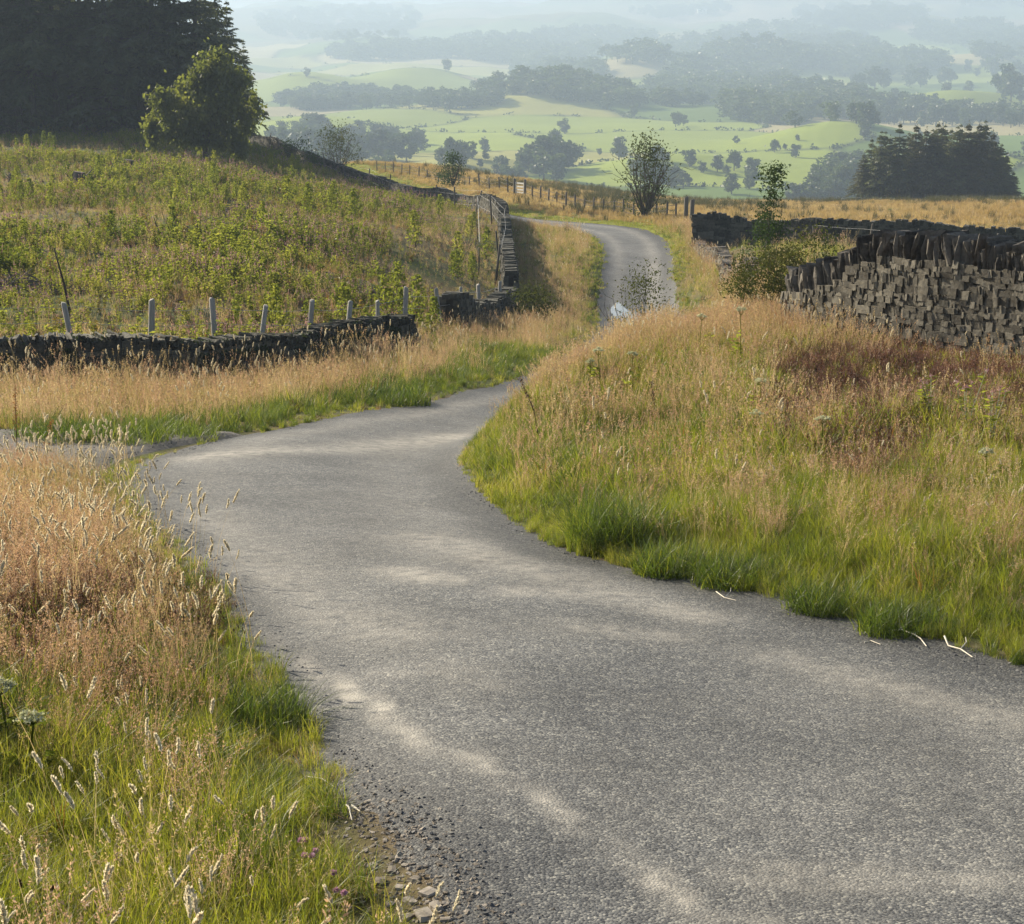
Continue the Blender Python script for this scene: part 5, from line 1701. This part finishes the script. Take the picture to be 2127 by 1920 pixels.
stick('dry_stem', [onroad(886, 639), onroad(900, 641, .05), onroad(914, 642), onroad(920, 648, .04), onroad(926, 656)], .006, 'longer bent bleached stem lying at the right road edge', None)
stick('dry_stem', [onroad(944, 646, .06), onroad(948, 655), onroad(960, 660, .04), onroad(972, 667)], .006, 'forked bleached stem lying right of the bent one', None)
stick('dry_stem', [onroad(864, 652), onroad(870, 650), onroad(880, 654)], .004, 'small pale stem out on the dark chippings', None, False)
stick('dry_stem', [onroad(716, 600), onroad(724, 606), onroad(736, 609)], .004, 'thin pale stem at the middle of the right road edge', None)
stick('dry_stem', [onroad(345, 811), onroad(349, 818, .05), onroad(352, 827)], .004, 'curled pale stem on the left road edge', None, False)
stick('dry_stem', [onroad(352, 812), onroad(360, 818)], .005, 'short white stem fragment on the asphalt', None, False)
stick('dry_stem', [onroad(308, 783), onroad(322, 787, .04), onroad(334, 793)], .003, 'thin pale stem lying on the dark gravel edge', None, False)

# clearing: stumps, brash heaps, leaning poles, saplings
def stump(seed, R, h):
    r0 = np.random.default_rng(seed); mb = MB()
    tube(mb, [(0, 0, -.1), (0, 0, h * .5), (.05, 0, h)], [R * 1.2, R * .85, R * .8], 9)
    for k in range(9):
        a = r0.uniform(0, 6.28); d = np.array([math.cos(a), math.sin(a), 0]); l = R * r0.uniform(1.2, 2.6)
        tube(mb, [(0, 0, h * .35), tuple(d * l * .6 + UP * h * r0.uniform(.2, .9)), tuple(d * l + UP * h * r0.uniform(-.1, 1.3))], [R * .3, R * .18, R * .05], 5)
    return mb


for i, (u, v, R, h, lab) in enumerate(((128, 172, .42, .75, 'dark upturned root plate high in the clearing'), (79, 185, .4, .7, 'dark ragged stump left of the higher root plate'), (12, 182, .25, .4, 'low stump at the left edge of the clearing'), (316, 186, .25, .45, 'small dark stump near the top right of the clearing'))):
    single('tree_stump', stump(700 + i, R, h), ('bark',), hit(u, v, 36), lab, 'tree stump', None)
for i, (u, v, w_, lab) in enumerate(((220, 251, 1.6, 'grey heap of dead branches in the middle of the clearing'), (20, 290, 2.2, 'wide grey brash heap at the left of the clearing above the wall'), (18, 248, 1.5, 'smaller grey brash heap at the left edge'), (240, 213, 1.4, 'dark brash heap higher in the clearing'), (372, 302, 1.1, 'dark brash heap near the right of the wall'))):
    r0 = np.random.default_rng(720 + i); mb = MB()
    for k in range(150):
        c = r0.normal(0, 1, 3) * np.array((w_ * .32, w_ * .3, .0)); c[2] = max(0, .42 * math.exp(-(c[0] ** 2 + c[1] ** 2) / (w_ * .35) ** 2)) * r0.random()
        d = r0.normal(0, 1, 3) * np.array((1, 1, .25)); d /= np.linalg.norm(d); l = r0.uniform(.15, .55)
        tube(mb, [c - d * l, c + r0.normal(0, .03, 3), c + d * l], [.018, .015, .006], 3, cap=False)
    single('brash_heap', mb, ('brash',), hit(u, v, 36), lab, 'brash heap', None)
for i, (u, v, du, dvv, lab) in enumerate(((72, 322, -18, -74, 'thin dark dead pole leaning left behind the first pale post'), (160, 240, -6, -22, 'short dark dead pole leaning in the clearing'), (16, 184, -10, -10, 'dark snapped pole low at the left of the clearing'))):
    p = hit(u, v, 34); q = pt(u + du, v + dvv, p[1] + .3) - p; mb = MB()
    tube(mb, [np.zeros(3), q * .5 + np.array((.03, 0, 0)), q], [.035, .028, .012], 6)
    single('dead_pole', mb, ('twig',), p, lab, 'dead pole', None)
sap = []
for i in range(4):
    r0 = np.random.default_rng(740 + i); st, fo = MB(), MB(); h = 1.25
    twigs(st, 4, h, .014, 750 + i, .3)
    n = 330; t = r0.uniform(.12, 1, n); a = r0.uniform(0, 6.28, n); rad = .32 * (1.1 - t) ** .6 * np.sqrt(r0.random(n))
    d = rdirs(n); quads(fo, np.column_stack([np.cos(a) * rad, np.sin(a) * rad, t * h]), d * .05, np.cross(d, rdirs(n)) * .035, 0)
    sap.append((st.mesh('stems', M['twig']), fo.mesh('foliage', M['weed'])))
x, y = sample(700, -.3, -.01, 40, 150, .9)
ok = in_poly(x, y, FIELD) & (fbm(x / 6, y / 9, 451) > .5); x, y = x[ok][:85], y[ok][:85]
for i in range(len(x)):
    plant_tree('young_sapling', sap[i % 4], (x[i], y[i], float(gz(x[i], y[i]))), 'young leafy green sapling among the weeds of the clearing', 'sapling', 'young saplings in the clearing', rng.uniform(.55, 1.25), rng.uniform(0, 6), ('stems', 'foliage'))


# ------------------------------------------------------------------ HAZE, LIGHT, CAMERA
HAZE = 3.9e-4
mb = MB()
lo = np.array((-8600, -60, float(Z0.min()) - 1.5)); hi = np.array((8600, 9300, float(Z0.max()) + 40))
mb.add((BOX + 1) / 2 * (hi - lo) + lo, None, BF)
m, nt, N, L = newmat('haze_air')
o_ = N.new('ShaderNodeOutputMaterial'); v_ = N.new('ShaderNodeVolumePrincipled')
v_.inputs['Color'].default_value = (.52, .655, .85, 1); v_.inputs['Density'].default_value = HAZE; v_.inputs['Anisotropy'].default_value = .2
L.new(v_.outputs[0], o_.inputs['Volume'])
tag(link('haze', mb.mesh('haze', m)), 'pale sunlit summer haze filling the valley', kind='stuff')

SUN_EL, SUN_AZ = math.radians(28), math.radians(-48)     # low, ahead and to the left
w = bpy.data.worlds.new('World'); scene.world = w; w.use_nodes = True
N, L = w.node_tree.nodes, w.node_tree.links
N.clear()
out = N.new('ShaderNodeOutputWorld'); bg = N.new('ShaderNodeBackground'); sky = N.new('ShaderNodeTexSky')
sky.sky_type = 'NISHITA'; sky.sun_disc = False; sky.sun_elevation = SUN_EL; sky.sun_rotation = SUN_AZ
sky.air_density = 1.0; sky.dust_density = 3.5; sky.ozone_density = 1.0; sky.altitude = 300
bg.inputs['Strength'].default_value = .065
L.new(sky.outputs[0], bg.inputs['Color']); L.new(bg.outputs[0], out.inputs['Surface'])
sl = bpy.data.lights.new('sun', 'SUN'); sl.energy = 5.0; sl.angle = math.radians(.6); sl.color = (1, .89, .7)
so = bpy.data.objects.new('sun', sl); COL.objects.link(so)
S = Vector((math.sin(SUN_AZ) * math.cos(SUN_EL), math.cos(SUN_AZ) * math.cos(SUN_EL), math.sin(SUN_EL)))
so.rotation_euler = S.to_track_quat('Z', 'Y').to_euler(); so.location = S * 200

cam = bpy.data.cameras.new('camera'); co = bpy.data.objects.new('camera', cam); COL.objects.link(co)
cam.sensor_width = 36; cam.lens = 36 * F / W; cam.clip_start = .1; cam.clip_end = 20000
co.location = (0, 0, 0); co.rotation_euler = (PI / 2 - PITCH, 0, 0)
scene.camera = co
scene.view_settings.view_transform = 'Standard'; scene.view_settings.look = 'None'
scene.view_settings.exposure = 1.12; scene.view_settings.gamma = 1
cy = scene.cycles
cy.use_denoising = True
cy.max_bounces = 6; cy.diffuse_bounces = 3; cy.glossy_bounces = 2; cy.transmission_bounces = 4; cy.volume_bounces = 1
cy.use_adaptive_sampling = True; cy.adaptive_threshold = .015
cy.sample_clamp_indirect = 6
